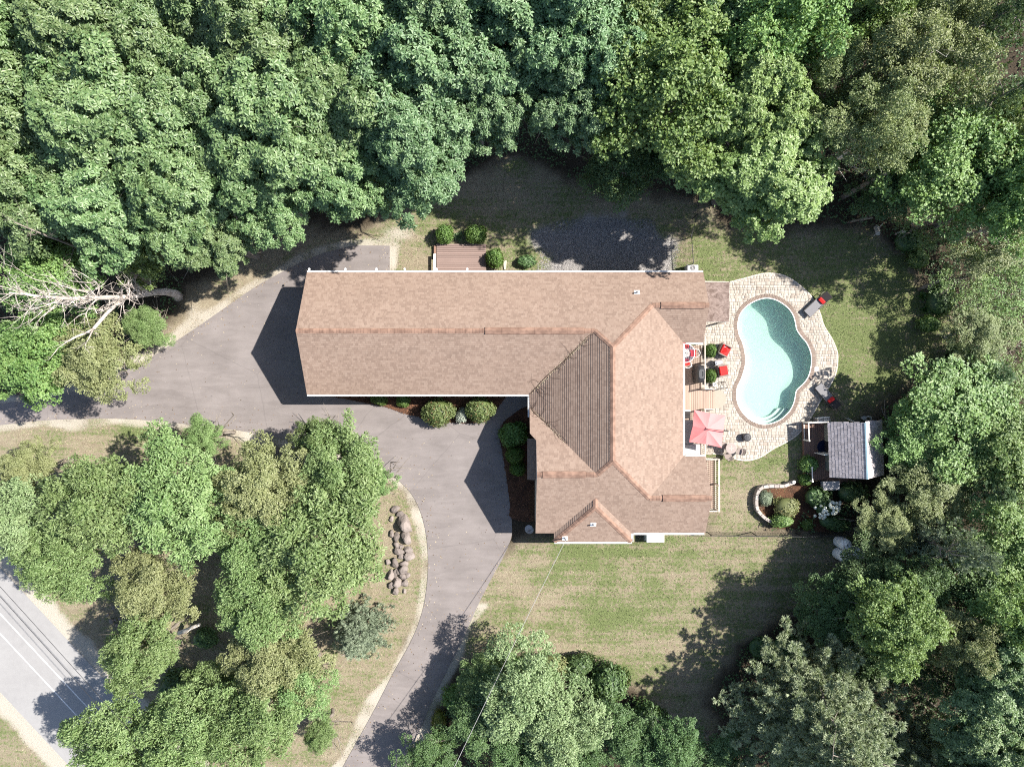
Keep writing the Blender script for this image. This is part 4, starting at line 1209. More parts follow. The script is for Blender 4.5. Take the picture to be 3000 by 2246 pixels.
# trunks showing at the wood edge right of the lawn
def bare_trunk(p0, p1, r0, label, mat='bark', name='tree_trunk'):
    o = thing(name, label, 'tree', (p0[0], p0[1], 0))
    a, b = Vector(p0), Vector(p1); m = MB()
    m.tube([a-Vector((0,0,.1)), a+(b-a)*.33+Vector((.03,.02,0)), a+(b-a)*.66, b], [r0*1.15, r0, r0*.92, r0*.82], 9)
    m.build('trunk', M[mat], o, smooth=True)
    k = MB()
    for f, az in ((.5,1.0),(.7,3.9)):
        q = a+(b-a)*f; k.tube([q, q+Vector((math.cos(az),math.sin(az),.35))*.5], [r0*.28, r0*.1], 5)
    k.build('branch_stub', M[mat], o)
bare_trunk(D(1818,427,0), D(1918,371,5.4), .15, 'long bare trunk leaning out of the dark wood above the lawn')
bare_trunk(D(1830,480,0), D(1885,470,2.6), .07, 'thin pole trunk in the dark wood below the long bare one')
bare_trunk(D(1893,490,0), D(1897,505,.7), .16, 'white birch stump at the wood edge', 'bark_birch')
bare_trunk(D(1985,625,0), D(2030,605,2.4), .13, 'short grey trunk at the right rim of the pool lawn')
bare_trunk(D(1935,505,0), D(1955,500,1.2), .09, 'second birch stump beside the white one', 'bark_birch')

# ---- clipped and loose garden shrubs
def shrub_mesh(seed, n, leaf, wr, mat, lump=0.0, cone=0.0, name='foliage', layer=0.14):
    r = np.random.default_rng(seed)
    d = sphere_pts(r, int(n*1.4)); d = d[d[:,2] > -0.35][:n]
    f = np.ones(len(d))
    if lump:
        cs = sphere_pts(r, 18); f = 1-lump+lump*np.clip((d@cs.T).max(1)*3.2-2.2, 0, 1)*r.uniform(.6,1.25,18)[(d@cs.T).argmax(1)]
    p = d*(f*(1-layer*r.random(len(d))))[:,None]
    if cone: p[:,:2] *= (1-cone*np.clip(p[:,2:3],0,1))
    t1 = unit(np.cross(d, r.normal(size=d.shape)))
    dd = t1+d*r.uniform(.0,.9,(len(d),1))
    L = r.uniform(*leaf, len(d))
    V, F = kites(p, dd, unit(d+r.normal(size=d.shape)*.3), L, L*wr)
    rnd = np.clip(r.normal(.5,.25,len(d)),0,1); tone = r.random(len(d))
    core = MB(); core.lathe([(0.01,-.55),(.5,-.45),(.74,-.1),(.74,.2),(.55,.55),(.2,.74),(0.01,.78)], (0,0,0), 12)
    cv = np.array(core.v)
    if lump: pass
    cf = [tuple(x) for x in core.f if len(x) == 4]
    cf3 = np.array([t for q in cf for t in ((q[0],q[1],q[2]),(q[0],q[2],q[3]))])
    Va = np.concatenate([V, cv]); Fa = np.concatenate([F, cf3+len(V)])
    return np_mesh(name, Va, Fa, np.concatenate([np.repeat(rnd,2), np.zeros(len(cf3))]), np.concatenate([np.repeat(tone,2), np.zeros(len(cf3))]), mat)

stem_me = MB()
for a in range(5):
    stem_me.tube([(0,0,-.1),(.08*math.cos(a*1.26),.08*math.sin(a*1.26),.2),(.3*math.cos(a*1.26),.3*math.sin(a*1.26),.75)], [.05,.035,.015], 5)
stem_me = stem_me.mesh('stem', M['bark'])
SM = {
 'rhodo': shrub_mesh(1, 3600, (0.10,0.16), .5, LM['rhodo'], lump=.34, layer=.26),
 'box': shrub_mesh(2, 2000, (0.16,0.25), .5, LM['box'], lump=.34, layer=.28),
 'boxdark': shrub_mesh(3, 2600, (0.13,0.20), .5, LM['dark'], lump=.36, layer=.3),
 'yew': shrub_mesh(4, 2200, (0.16,0.25), .35, LM['box'], lump=.3, layer=.26, cone=.3),
 'loose': shrub_mesh(5, 1700, (0.18,0.28), .55, LM['maple'], lump=.45, layer=.5),
 'darkloose': shrub_mesh(6, 1700, (0.18,0.28), .5, LM['dark'], lump=.45, layer=.5),
 'silver': shrub_mesh(7, 1200, (0.18,0.30), .35, LM['lamb'], lump=.35, layer=.45),
 'bluegreen': shrub_mesh(8, 2000, (0.14,0.24), .25, LM['spruce'], lump=.4, layer=.4),
 'olive': shrub_mesh(9, 2000, (0.14,0.22), .5, LM['olive'], lump=.45, layer=.5),
 'yellow': shrub_mesh(10, 1500, (0.14,0.22), .55, LM['yellow'], lump=.4, layer=.5),
}
def shrub(kind, px, py, rx, ry, h, label, group=None, zv=None, name='shrub', cat='shrub', rz=None):
    p = D(px, py, zv if zv is not None else h*.55)
    o = thing(name, label, cat, (p[0], p[1], 0), rz if rz is not None else random.uniform(-.4,.4), group)
    piece('foliage', SM[kind], o, (0,0,h*.42), (0,0,0), (rx, ry, h*.58))['kind'] = 'stuff'
    piece('stem', stem_me, o, (0,0,0), (0,0,0), (min(rx,1), min(ry,1), h*.8))
    return o
GB = 'shrubs along the garage front'
shrub('rhodo', 946, 890, 1.22, 1.0, 1.7, 'large clipped shrub with pinkish tips, left one by the garage front', GB, name='clipped_shrub')
shrub('rhodo', 1037, 884, 1.08, .92, 1.6, 'large squared green shrub, right one by the garage front', GB, name='clipped_shrub')
shrub('silver', 997, 897, .42, .62, .8, 'small silvery shrub squeezed between the two large clipped ones', GB)
shrub('box', 818, 862, .62, .40, .8, 'small green shrub by the garage wall, first from the left', GB)
shrub('box', 871, 866, .48, .44, .75, 'small yellow green shrub by the garage wall, second from the left', GB)
shrub('box', 1109, 938, .98, .92, 1.5, 'round dark green shrub in the shade of the entry bed', 'shrubs of the entry bed')
shrub('yew', 1112, 985, .66, .66, 1.9, 'clipped cone shrub below the dark round one', 'shrubs of the entry bed', name='topiary_shrub')
shrub('yew', 1118, 1013, .55, .55, 1.6, 'smaller clipped cone shrub with a sunlit tip', 'shrubs of the entry bed', name='topiary_shrub')
GD = 'shrubs round the brown back deck'
shrub('box', 960, 505, .62, .68, 1.2, 'green shrub at the upper left corner of the back deck', GD)
shrub('box', 1028, 505, .76, .66, 1.3, 'green shrub at the upper right corner of the back deck', GD)
shrub('yew', 1068, 557, .62, .74, 1.2, 'dark round shrub against the right side of the back deck', GD)
shrub('darkloose', 1135, 565, .8, .5, .7, 'thin weedy shrub between back deck and gravel', GD)
shrub('yew', 1535, 757, .44, .52, 1.0, 'round green shrub behind the deck rail, upper one', 'round shrubs by the deck rail')
shrub('yew', 1535, 812, .44, .52, 1.0, 'round green shrub behind the deck rail, lower one', 'round shrubs by the deck rail')
GS = 'shrubs round the shed'
shrub('loose', 1749, 1004, .68, .68, 1.2, 'leafy shrub at the corner of the shed deck', GS)
shrub('box', 1740, 1035, .44, .44, .8, 'small round shrub below the leafy one at the shed deck', GS)
GP = 'shrubs of the walled bed'
shrub('bluegreen', 1654, 1076, .56, .56, .8, 'blue grey dwarf spruce inside the curved stone wall', GP)
shrub('olive', 1700, 1095, .95, .8, 1.1, 'yellow green spreading shrub in the walled bed', GP)
shrub('loose', 1690, 1125, .85, .6, 1.0, 'green spreading shrub in the walled bed by the fence', GP)
shrub('box', 1744, 1133, .40, .40, .75, 'small clipped ball shrub beside the fence', GP, name='clipped_shrub')
shrub('darkloose', 1765, 1075, 1.0, .8, 1.2, 'dark shrub between the walled bed and the white flowers', GP)
shrub('darkloose', 1840, 1065, 1.1, .8, 1.6, 'dark shrub below the shed deck', GS)
shrub('darkloose', 1800, 1130, 1.2, .6, 1.2, 'dark shrub below the white hydrangea', GP)
GT = 'shrubs of the bottom thicket'
shrub('boxdark', 1315, 1480, 1.5, 1.6, 2.3, 'dark glossy shrub at the right flank of the bottom thicket, upper', GT)
shrub('boxdark', 1400, 1560, 1.4, 1.4, 2.1, 'dark glossy shrub at the right flank of the bottom thicket, lower', GT)
shrub('boxdark', 1250, 1440, 1.2, .9, 1.6, 'dark glossy shrub at the top right of the bottom thicket', GT)
shrub('olive', 1190, 1440, 1.3, .9, 1.8, 'olive shrub at the top of the bottom thicket', GT)
shrub('loose', 1100, 1440, 1.2, .9, 1.8, 'leafy green shrub at the top of the bottom thicket', GT)
shrub('loose', 985, 1510, 1.0, 1.0, 1.7, 'leafy shrub at the left flank of the bottom thicket', GT)
shrub('yellow', 948, 1560, .55, .9, 1.2, 'yellow flowering shrub beside the lower driveway', GT)
shrub('loose', 960, 1600, 1.0, .9, 1.6, 'green shrub just below the yellow flowering one', GT)
GW = 'undergrowth at the wood edge'
shrub('darkloose', 1960, 520, 1.0, .9, 1.3, 'dark undergrowth bush right of the birch stumps', GW)
shrub('loose', 1985, 560, .8, .8, 1.1, 'green undergrowth bush at the right rim of the lawn', GW)
shrub('darkloose', 2030, 650, 1.0, 1.2, 1.4, 'dark undergrowth bush by the short grey trunk', GW)
shrub('loose', 2010, 700, .8, .7, 1.2, 'bright undergrowth bush at the far right of the pool lawn', GW)
shrub('darkloose', 2080, 790, 1.4, 1.6, 1.6, 'dark undergrowth bush at the lower right of the lawn', GW)
shrub('darkloose', 1930, 950, 1.0, 1.6, 1.6, 'dark bush growing against the back of the shed', GS)
shrub('darkloose', 1900, 420, 1.2, 1.0, 1.2, 'dark undergrowth beneath the long bare trunk', GW)
shrub('darkloose', 1700, 1400, 1.2, 1.0, 1.2, 'dark bush in the shade above the big pine', GW)
shrub('darkloose', 1640, 1400, .9, .8, .9, 'low dark bush at the shaded lawn corner', GW)
shrub('loose', 1780, 1300, 1.0, .8, 1.3, 'sunlit bush at the upper rim of the lower right thicket', GW)
shrub('darkloose', 440, 1380, 1.0, .8, 1.0, 'shaded bush under the island trees', GW)
shrub('darkloose', 380, 1490, 1.6, 1.4, 1.6, 'dark bush below the leaning trunk on the island', GW)
bare_trunk(D(385,1368,0), D(430,1348,2.2), .13, 'pale leaning trunk among the island trees', 'bark_birch')

# hosta: broad leaves in a rosette
def hosta(px, py, R, label, name='hosta_plant', mat='hosta', n=26, group=None):
    p = D(px, py, .2); o = thing(name, label, 'plant', (p[0], p[1], 0), 0, group); r = random.Random(px)
    for i in range(n):
        a = i*2.4; f = (i+1)/n; el = 1.15-f*.95; ln = R*(.55+.5*f)*r.uniform(.85,1.1); w = ln*.42
        d = Vector((math.cos(a)*math.cos(el), math.sin(a)*math.cos(el), math.sin(el))); s = Vector((-math.sin(a), math.cos(a), 0)); m = MB()
        b = Vector((0,0,.03)); vs = [b, b+d*ln*.35+s*w*.42+Vector((0,0,.02)), b+d*ln*.7+s*w*.4, b+d*ln-Vector((0,0,ln*.22)), b+d*ln*.7-s*w*.4, b+d*ln*.35-s*w*.42+Vector((0,0,.02)), b+d*ln*.5-Vector((0,0,.02))]
        m.add(vs, [(0,1,6),(1,2,6),(2,3,6),(3,4,6),(4,5,6),(5,0,6)])
        m.build('leaf', LM[mat], o, off=(0,0,0))
    return o
hosta(990, 510, .42, 'pale variegated hosta between the two shrubs of the back deck')
hosta(1842, 452, .38, 'pale hosta in the dark bed above the pool lawn', n=18)
hosta(1996, 640, .5, 'large leaved hosta at the right rim of the pool lawn', n=20, mat='maple')
hosta(2002, 668, .45, 'second large leaved hosta at the right rim of the lawn', n=20, mat='maple')

# hydrangea with white heads
p = D(1790, 1100, .9)
hy = thing('hydrangea_bush', 'hydrangea bush covered in white flower heads below the shed', 'shrub', (p[0], p[1], 0))
piece('foliage', SM['darkloose'], hy, (0,0,.5), (0,0,0), (.95,.6,.7))['kind'] = 'stuff'
M['petal'] = plain('white_petals', (0.72,0.73,0.62), .8, .2, var=.2, scale=30)
hm = MB()
for k in range(40):
    d = unit(np.random.default_rng(k).normal(size=3)); d[2] = abs(d[2])
    s = np.cross(d, [0.3,.5,.7]); s = unit(s); u = np.cross(d, s); c = d*.095
    hm.add([c-s*.03-u*.03, c+s*.03-u*.03, c+s*.03+u*.03, c-s*.03+u*.03], [(0,1,2,3)])
hm = hm.mesh('flower_head', M['petal'])
rr = random.Random(4)
for k in range(46):
    a = rr.random()*6.28; q = rr.random()**.5
    x, y = q*.92*math.cos(a)*1.0, q*.58*math.sin(a)+.28*q*math.cos(a)
    piece('flower_head', hm, hy, (x, y, .5+.72*math.sqrt(max(0.05,1-q*q))), (0,0,rr.random()*6), (1,1,1))
# ================================================================== POOL AND PATIO
patio_px = [(2137.5,824.7),(2191.6,810.6),(2229,801),(2257,799),(2290,803.5),(2321,817.6),(2351,841),(2377,867),(2401,911),(2415,954),(2438,991.6),(2452.5,1027),(2454.8,1057),
 (2449,1095),(2428,1137),(2402,1178),(2382,1213),(2354,1256),(2328,1281),(2300,1298),(2265,1316),(2233.6,1337),(2207,1346.8),(2185,1350),(2158.7,1346.8),(2129.7,1337),(2108,1331.5),(2086,1330)]
pa = spline(wl(patio_px), 4, False)
patio = pa + wl([(2040,1331),(2040,1150),(2040,1000),(2040,940),(2040,822)])
swim = offset_poly(pool, 0.27)
def clip_half(poly, a, b, keep_left=True):
    out = []
    s = lambda p: ((b[0]-a[0])*(p[1]-a[1])-(b[1]-a[1])*(p[0]-a[0]))*(1 if keep_left else -1)
    for i in range(len(poly)):
        p, q = poly[i], poly[(i+1)%len(poly)]; sp, sq = s(p), s(q)
        if sp >= 0: out.append(p)
        if (sp > 0 > sq) or (sp < 0 < sq):
            t_ = sp/(sp-sq); out.append((p[0]+(q[0]-p[0])*t_, p[1]+(q[1]-p[1])*t_))
    return out
def near_seg(poly, c):
    P = np.array(poly); Q = np.roll(P,-1,0); e = Q-P; w = np.array(c)-P
    t_ = np.clip((w*e).sum(1)/((e*e).sum(1)+1e-12),0,1); d = np.hypot(*(w-e*t_[:,None]).T); i = int(d.argmin())
    return P[i], Q[i], d[i]
def ccw(poly):
    return poly if sum(poly[i][0]*poly[(i+1)%len(poly)][1]-poly[(i+1)%len(poly)][0]*poly[i][1] for i in range(len(poly))) > 0 else poly[::-1]
patio = ccw(patio); swim = ccw(swim); pool = ccw(pool)
patio_in = offset_poly(patio, -0.09)

t = NT('patio_joint_sand'); t.col(t.mix(t.noise(8,4,t.pos()), (0.292,0.258,0.224), (0.378,0.344,0.301))); M['joint'] = t.set(.95,.05)
def ring_sheet(m, outer, inner, z):
    """sheet between two outlines"""
    from mathutils.geometry import tessellate_polygon as tp
    A = [Vector((p[0],p[1],0)) for p in outer]; B = [Vector((p[0],p[1],0)) for p in reversed(inner)]
    b = len(m.v); allp = outer+list(reversed(inner)); m.v += [(p[0],p[1],z) for p in allp]
    for a, c, d in tp([A, B]):
        X, Y, Z = allp[a], allp[c], allp[d]
        if (Y[0]-X[0])*(Z[1]-X[1])-(Y[1]-X[1])*(Z[0]-X[0]) < 0: c, d = d, c
        m.f.append((b+a, b+c, b+d))
pm = MB(); ring_sheet(pm, patio, swim, 0.02)
n = len(patio); b = len(pm.v); pm.v += [(p[0],p[1],.02) for p in patio]+[(p[0],p[1],-.1) for p in patio]
for i in range(n): pm.f.append((b+i, b+n+i, b+n+(i+1)%n, b+(i+1)%n))
patio_o = pm.build('patio', M['joint']); tag(patio_o, kind='structure')

def paver_mat(name, fromobj):
    t = NT(name); p = t.pos()
    r = t.n('ObjectInfo').outputs['Random'] if fromobj else t.n('Attribute', attribute_name='rnd').outputs['Fac']
    c = t.ramp(r, [(0.0,(0.271,0.227,0.188)), (0.12,(0.318,0.276,0.231)), (0.45,(0.352,0.314,0.267)), (0.75,(0.387,0.352,0.303)), (1.0,(0.340,0.303,0.264))])
    f = t.noise(14, 4, p, .65); g = t.noise(0.8, 3, p)
    k = t.math('ADD', t.math('MULTIPLY', f, .4), t.math('ADD', t.math('MULTIPLY', g, .25), .68))
    hs = t.n('HueSaturation'); t.l(c, hs.inputs['Color']); t.l(k, hs.inputs['Value']); t.col(hs.outputs[0]); t.bump(f, .4, .01)
    return t.set(.85, .2)
M['paver'] = paver_mat('paver_stone', True); M['paver2'] = paver_mat('paver_stone_field', False)
pav = []
rp = random.Random(3)
xmin, xmax = min(p[0] for p in patio), max(p[0] for p in patio); ymin, ymax = min(p[1] for p in patio), max(p[1] for p in patio)
y = ymin
while y < ymax:
    h = rp.choice([.14,.19,.19,.23]); x = xmin-rp.random()*.3
    while x < xmax:
        w = rp.choice([.14,.19,.25,.30])
        if h > .18 and w > .24 and rp.random() < .3: subs = [(x,x+w,y,y+h/2),(x,x+w,y+h/2,y+h)]
        else: subs = [(x,x+w,y,y+h)]
        pav += subs; x += w
    y += h
cent = np.array([((a+b_)/2,(c_+d_)/2) for a,b_,c_,d_ in pav])
dP = sdist(cent, patio_in); dQ = sdist(cent, swim)
whole, cutp = [], []
g = .005
for (a,b_,c_,d_), dp, dq in zip(pav, dP, dQ):
    if dp > .2 or dq < -.2: continue
    poly = [(a+g,c_+g),(b_-g,c_+g),(b_-g,d_-g),(a+g,d_-g)]
    half = math.hypot(b_-a, d_-c_)/2
    cut = False
    if dp > -half:
        A, B, _ = near_seg(patio_in, ((a+b_)/2,(c_+d_)/2)); poly = clip_half(poly, A, B); cut = True
    if dq < half and len(poly) >= 3:
        A, B, _ = near_seg(swim, ((a+b_)/2,(c_+d_)/2)); poly = clip_half(poly, A, B, False); cut = True
    if len(poly) < 3: continue
    ar = abs(sum(poly[i][0]*poly[(i+1)%len(poly)][1]-poly[(i+1)%len(poly)][0]*poly[i][1] for i in range(len(poly))))/2
    if ar < .003: continue
    (cutp if cut else whole).append((ar, poly, (a,b_,c_,d_)))
whole.sort(key=lambda t_: -t_[0])
cache = {}
for ar, poly, (a,b_,c_,d_) in whole[:300]:
    key = (round(b_-a,3), round(d_-c_,3))
    if key not in cache:
        cache[key] = MB().cbox((0,0,0), (key[0]-2*g, key[1]-2*g, .07), 0, .009).mesh('paver', M['paver'])
    piece('paver', cache[key], patio_o, ((a+b_)/2,(c_+d_)/2,.022+rp.uniform(-.003,.003)), (rp.uniform(-.006,.006),rp.uniform(-.006,.006),0))
V, F3, R3 = [], [], []
for ar, poly, _ in whole[300:]+cutp:
    b = len(V); n = len(poly); z = .056+rp.uniform(-.003,.003); q = rp.random(); poly = ccw(poly)
    cx = sum(p[0] for p in poly)/n; cy = sum(p[1] for p in poly)/n
    V += [(p[0],p[1],-.01) for p in poly]+[(p[0],p[1],z-.008) for p in poly]+[(cx+(p[0]-cx)*.93,cy+(p[1]-cy)*.93,z) for p in poly]
    for lv in (0, 1):
        for i in range(n):
            j = (i+1)%n; k0 = b+lv*n
            F3 += [(k0+i,k0+j,k0+n+j),(k0+i,k0+n+j,k0+n+i)]; R3 += [q,q]
    for i in range(1,n-1): F3.append((b+2*n,b+2*n+i,b+2*n+i+1)); R3.append(q)
o = linkobj(bpy.data.objects.new('paver_field', np_mesh('paver_field', np.array(V), np.array(F3), np.array(R3), None, M['paver2'])), patio_o); o['kind'] = 'stuff'

def along(poly, step):
    P = [np.array(p) for p in poly]; out = []; acc = 0
    L = [np.linalg.norm(P[(i+1)%len(P)]-P[i]) for i in range(len(P))]; tot = sum(L); n = int(round(tot/step)); 
    pos = 0; i = 0; run = 0
    for k in range(n):
        target = tot*k/n
        while run+L[i] < target: run += L[i]; i += 1
        f = (target-run)/L[i]; p = P[i]+(P[(i+1)%len(P)]-P[i])*f; d = (P[(i+1)%len(P)]-P[i])/L[i]
        out.append((p, math.atan2(d[1], d[0])))
    return out, tot/n
# pale edging course round the patio
M['edge'] = plain('edging_stone', (0.482,0.430,0.370), .85, .2, var=.2, scale=8, rnd=.08)
edge_me = MB().cbox((0,0,0), (.225,.085,.09), 0, .01).mesh('edging_stone', M['edge'])
pa_line = pa
Pn = [np.array(p) for p in pa_line]
tot = sum(np.linalg.norm(Pn[i+1]-Pn[i]) for i in range(len(Pn)-1)); k = int(tot/.236); run = 0; i = 0
for q in range(k):
    tg = tot*(q+.5)/k
    while run+np.linalg.norm(Pn[i+1]-Pn[i]) < tg: run += np.linalg.norm(Pn[i+1]-Pn[i]); i += 1
    e = Pn[i+1]-Pn[i]; f = (tg-run)/np.linalg.norm(e); c = Pn[i]+e*f; nn = np.array([-e[1],e[0]])/np.linalg.norm(e)
    sgn = -1 if sdist([c+nn*.1], patio)[0] > 0 else 1
    c = c+nn*sgn*.045
    piece('edging_stone', edge_me, patio_o, (c[0],c[1],.018), (0,0,math.atan2(e[1],e[0])))

# the pool: basin, coping bricks, white liner rim, water
poolt = thing('swimming_pool', 'kidney shaped swimming pool with pale green water', 'pool', (0,0,0))
t = NT('pool_plaster'); f = t.noise(1.6,4,t.pos()); t.col(t.mix(f, (0.34,0.43,0.385), (0.39,0.475,0.43))); M['plaster'] = t.set(.7,.3)
pl = np.array(pool); cx, cy = pl.mean(0)
bm_ = MB(); rings = []
ytop, ybot = pl[:,1].max(), pl[:,1].min()
def depth(y):
    f = (y-ybot)/(ytop-ybot); q_ = max(0,min(1,(f-.3)/.45)); return -(0.72+0.62*q_*q_*(3-2*q_))
for ins, kd in ((0.0,None),(0.0,.0),(.04,.55),(.14,.8),(.34,.95),(.75,1.0)):
    off = offset_poly(pool, -ins)
    ring = []
    for p in off:
        z = .035 if kd is None else (-.05 if kd == 0 else depth(p[1])*kd)
        ring.append((p[0],p[1],z))
    rings.append(ring)
nP = len(pool)
for r_ in rings: bm_.v += r_
for k in range(len(rings)-1):
    for i in range(nP):
        j = (i+1)%nP; bm_.f.append((k*nP+j, k*nP+i, (k+1)*nP+i, (k+1)*nP+j))
# floor: fill the last ring
last = rings[-1]; b0 = (len(rings)-1)*nP
from mathutils.geometry import delaunay_2d_cdt
def floor_mesh(m, ring, inset, dz):
    lp = [(p[0],p[1]) for p in ring]; P = np.array(lp)
    xs = np.arange(P[:,0].min(), P[:,0].max(), .22); ys = np.arange(P[:,1].min(), P[:,1].max(), .22)
    g_ = np.array([(x,y) for x in xs for y in ys]); g_ = g_[sdist(g_, lp) < -.1]
    pts_ = [Vector(p) for p in lp]+[Vector(p) for p in g_]; n_ = len(lp)
    v_, _, f_, *_r = delaunay_2d_cdt(pts_, [], [list(range(n_))], 1, 1e-5)
    b_ = len(m.v); m.v += [(p.x,p.y,depth(p.y)+dz) for p in v_]
    for q in f_: m.f.append(tuple(b_+i for i in q))
floor_mesh(bm_, last, .75, 0)
basin = bm_.build('basin', M['plaster'], poolt, smooth=True)
rimo = offset_poly(pool, .035)
rm = MB(); ring_sheet(rm, rimo, offset_poly(pool,-.012), .066); rm.build('rim', M['white'], poolt)
M['coping'] = plain('coping_brick', (0.203,0.156,0.128), .85, .2, var=.25, scale=9, bump=.3, rnd=.14)
cop_in = offset_poly(pool, .165)
pts, st = along(cop_in, .105)
cop_me = MB().cbox((0,0,0), (st*.93,.255,.075), 0, .008).mesh('coping_brick', M['coping'])
for (p, a) in pts: piece('coping_brick', cop_me, poolt, (p[0],p[1],.036), (0,0,a))
cb = MB(); ring_sheet(cb, offset_poly(pool,.285), offset_poly(pool,.02), .045); cb.build('coping_mortar', M['joint'], poolt)
t = NT('pool_water')
t.t.nodes.remove(t.p)
tr = t.n('BsdfTransparent'); tr.inputs[0].default_value = (0.93,0.985,0.965,1)
gl = t.n('BsdfGlossy'); gl.inputs['Roughness'].default_value = .03
bp = t.n('Bump'); bp.inputs['Strength'].default_value = .12; bp.inputs['Distance'].default_value = .03
t.l(t.noise(3.0,3,t.pos(),.5,.4), bp.inputs['Height']); t.l(bp.outputs[0], gl.inputs['Normal'])
mx = t.n('MixShader'); mx.inputs[0].default_value = .035; t.l(tr.outputs[0], mx.inputs[1]); t.l(gl.outputs[0], mx.inputs[2]); t.l(mx.outputs[0], t.out.inputs['Surface'])
va = t.n('VolumePrincipled'); va.inputs['Color'].default_value = (0.62,0.93,0.84,1); va.inputs['Absorption Color'].default_value = (0.42,0.95,0.86,1)
va.inputs['Density'].default_value = .28; va.inputs['Anisotropy'].default_value = .55
t.l(va.outputs[0], t.out.inputs['Volume'])
M['water'] = t.m
wmb = MB(); wtop = offset_poly(pool, -.006)
rgs = [[(p[0],p[1],-.075) for p in wtop]]
for (ins, kd), rg in zip(((.046,.55),(.15,.8),(.35,.95),(.76,1.0)), rings[2:]):
    off = offset_poly(pool, -ins); rgs.append([(p[0],p[1],depth(p[1])*kd+.012) for p in off])
for r_ in rgs: wmb.v += r_
for k in range(len(rgs)-1):
    for i in range(nP):
        j = (i+1)%nP; wmb.f.append((k*nP+i, (k+1)*nP+i, (k+1)*nP+j, k*nP+j))
for a, c, d in tessellate_polygon([[Vector((p[0],p[1],0)) for p in wtop]]): wmb.f.append((a,c,d))
b0 = (len(rgs)-1)*nP
floor_mesh(wmb, rgs[-1], .76, .012)
wo = wmb.build('pool_water', M['water'], poolt)
bmw = bmesh.new(); bmw.from_mesh(wo.data); bmesh.ops.recalc_face_normals(bmw, faces=bmw.faces); bmw.to_mesh(wo.data); bmw.free()
# steps in the shallow end, skimmer lid on the patio
sp_ = [p for p in pool if p[1] < ybot+1.15]
i0 = max(range(len(sp_)), key=lambda i: math.hypot(sp_[i][0]-sp_[i-1][0], sp_[i][1]-sp_[i-1][1])); sp_ = sp_[i0:]+sp_[:i0]
mx_, my_ = (sp_[0][0]+sp_[-1][0])/2, (sp_[0][1]+sp_[-1][1])/2
for k, (f_, z_) in enumerate(((.80,-.30),(.60,-.5))):
    inn_ = [(mx_+(p[0]-mx_)*f_, my_+(p[1]-my_)*f_) for p in sp_]
    o_ = [(mx_+(p[0]-mx_)*(.97 if k == 0 else .80), my_+(p[1]-my_)*(.97 if k == 0 else .80)) for p in sp_]
    MB().prism(o_+inn_[::-1], -.95, z_).build('pool_step', M['plaster'], poolt)
c = W(2390,1080)
sk = MB().cbox((c[0],c[1],.062),(.27,.27,.02),0,.006).build('skimmer_lid', M['white'], poolt)
# ================================================================== DECKS
def boards(parent, x0, x1, y0, y1, z, mat, along_axis='y', w=.14, gap=.012, th=.03, name='board'):
    """one board after the other; alike boards share a mesh"""
    rb = random.Random(int(x0*100)+int(y0*10))
    if along_axis == 'y':
        n = max(1, int(round((x1-x0)/w))); ww = (x1-x0)/n
        me = MB().cbox((0,0,0), (ww-gap, y1-y0, th), 0, .004).mesh(name, mat)
        for i in range(n): piece(name, me, parent, (x0+ww*(i+.5), (y0+y1)/2, z-th/2+rb.uniform(-.0015,.0015)))
    else:
        n = max(1, int(round((y1-y0)/w))); ww = (y1-y0)/n
        me = MB().cbox((0,0,0), (x1-x0, ww-gap, th), 0, .004).mesh(name, mat)
        for i in range(n): piece(name, me, parent, ((x0+x1)/2, y0+ww*(i+.5), z-th/2+rb.uniform(-.0015,.0015)))

def railing(parent, a, b, z, h=.85, mat=None, bal=.13, posts=2, top=(.07,.035), flat=True):
    """top rail, bottom rail, posts and every baluster of one straight run"""
    mat = mat or M['rail']; a, b = Vector((*a,z)), Vector((*b,z)); d = b-a; L = d.length; ang = math.atan2(d.y,d.x); mid = (a+b)/2
    piece('top_rail', MB().cbox((0,0,0),(L+.06,top[0],top[1]),0,.006).mesh('top_rail',mat), parent, (mid.x,mid.y,z+h), (0,0,ang))
    piece('bottom_rail', MB().cbox((0,0,0),(L,.05,.05),0,.004).mesh('bottom_rail',mat), parent, (mid.x,mid.y,z+.09), (0,0,ang))
    pme = MB().cbox((0,0,0),(.09,.09,h+.12),0,.008).mesh('post',mat)
    for i in range(posts):
        p = a+d*(i/max(1,posts-1)); piece('post', pme, parent, (p.x,p.y,z+h/2), (0,0,ang))
    bme = MB().cbox((0,0,0),(.025,.025,h-.12),0).mesh('baluster',M['darkmetal'])
    n = int(L/bal)
    for i in range(1,n):
        p = a+d*(i/n); piece('baluster', bme, parent, (p.x,p.y,z+h/2+.01), (0,0,ang))

ZD = .30
pd = thing('pool_deck', 'tan board deck along the house wall facing the pool', 'deck', (0,0,0))
xw, xe = 10.27, W(2057,0,ZD)[0]
yt, yb = 2.52, W(0,1338,ZD)[1]
boards(pd, xw, xe, yb, yt, ZD, M['deck_tan'])
MB().box(xw, xe-.02, yb+.02, yt-.02, 0.0, ZD-.04).build('deck_frame', M['deck_brown'], pd)
ys0, ys1 = W(0,1197,ZD)[1], W(0,1140,ZD)[1]
boards(pd, xe, W(2094,0,.16)[0], ys0, ys1, .16, M['deck_tan'])
MB().box(xe, W(2093,0,.16)[0], ys0+.02, ys1-.02, 0, .125).build('step_frame', M['deck_brown'], pd)
c = W(2092,1169,.08)
M['landing'] = plain('landing_stone', (0.30,0.265,0.215), .9, .2, var=.14, scale=4, bump=.2)
MB().prism([(c[0]+math.cos(a)*.80, c[1]+math.sin(a)*.66) for a in [-math.pi/2+math.pi*q/24 for q in range(25)]], 0, .085).build('landing', M['landing'], pd)
railing(pd, (xe-.05, yt+.5), (xe-.05, ys1+.05), ZD, posts=3)
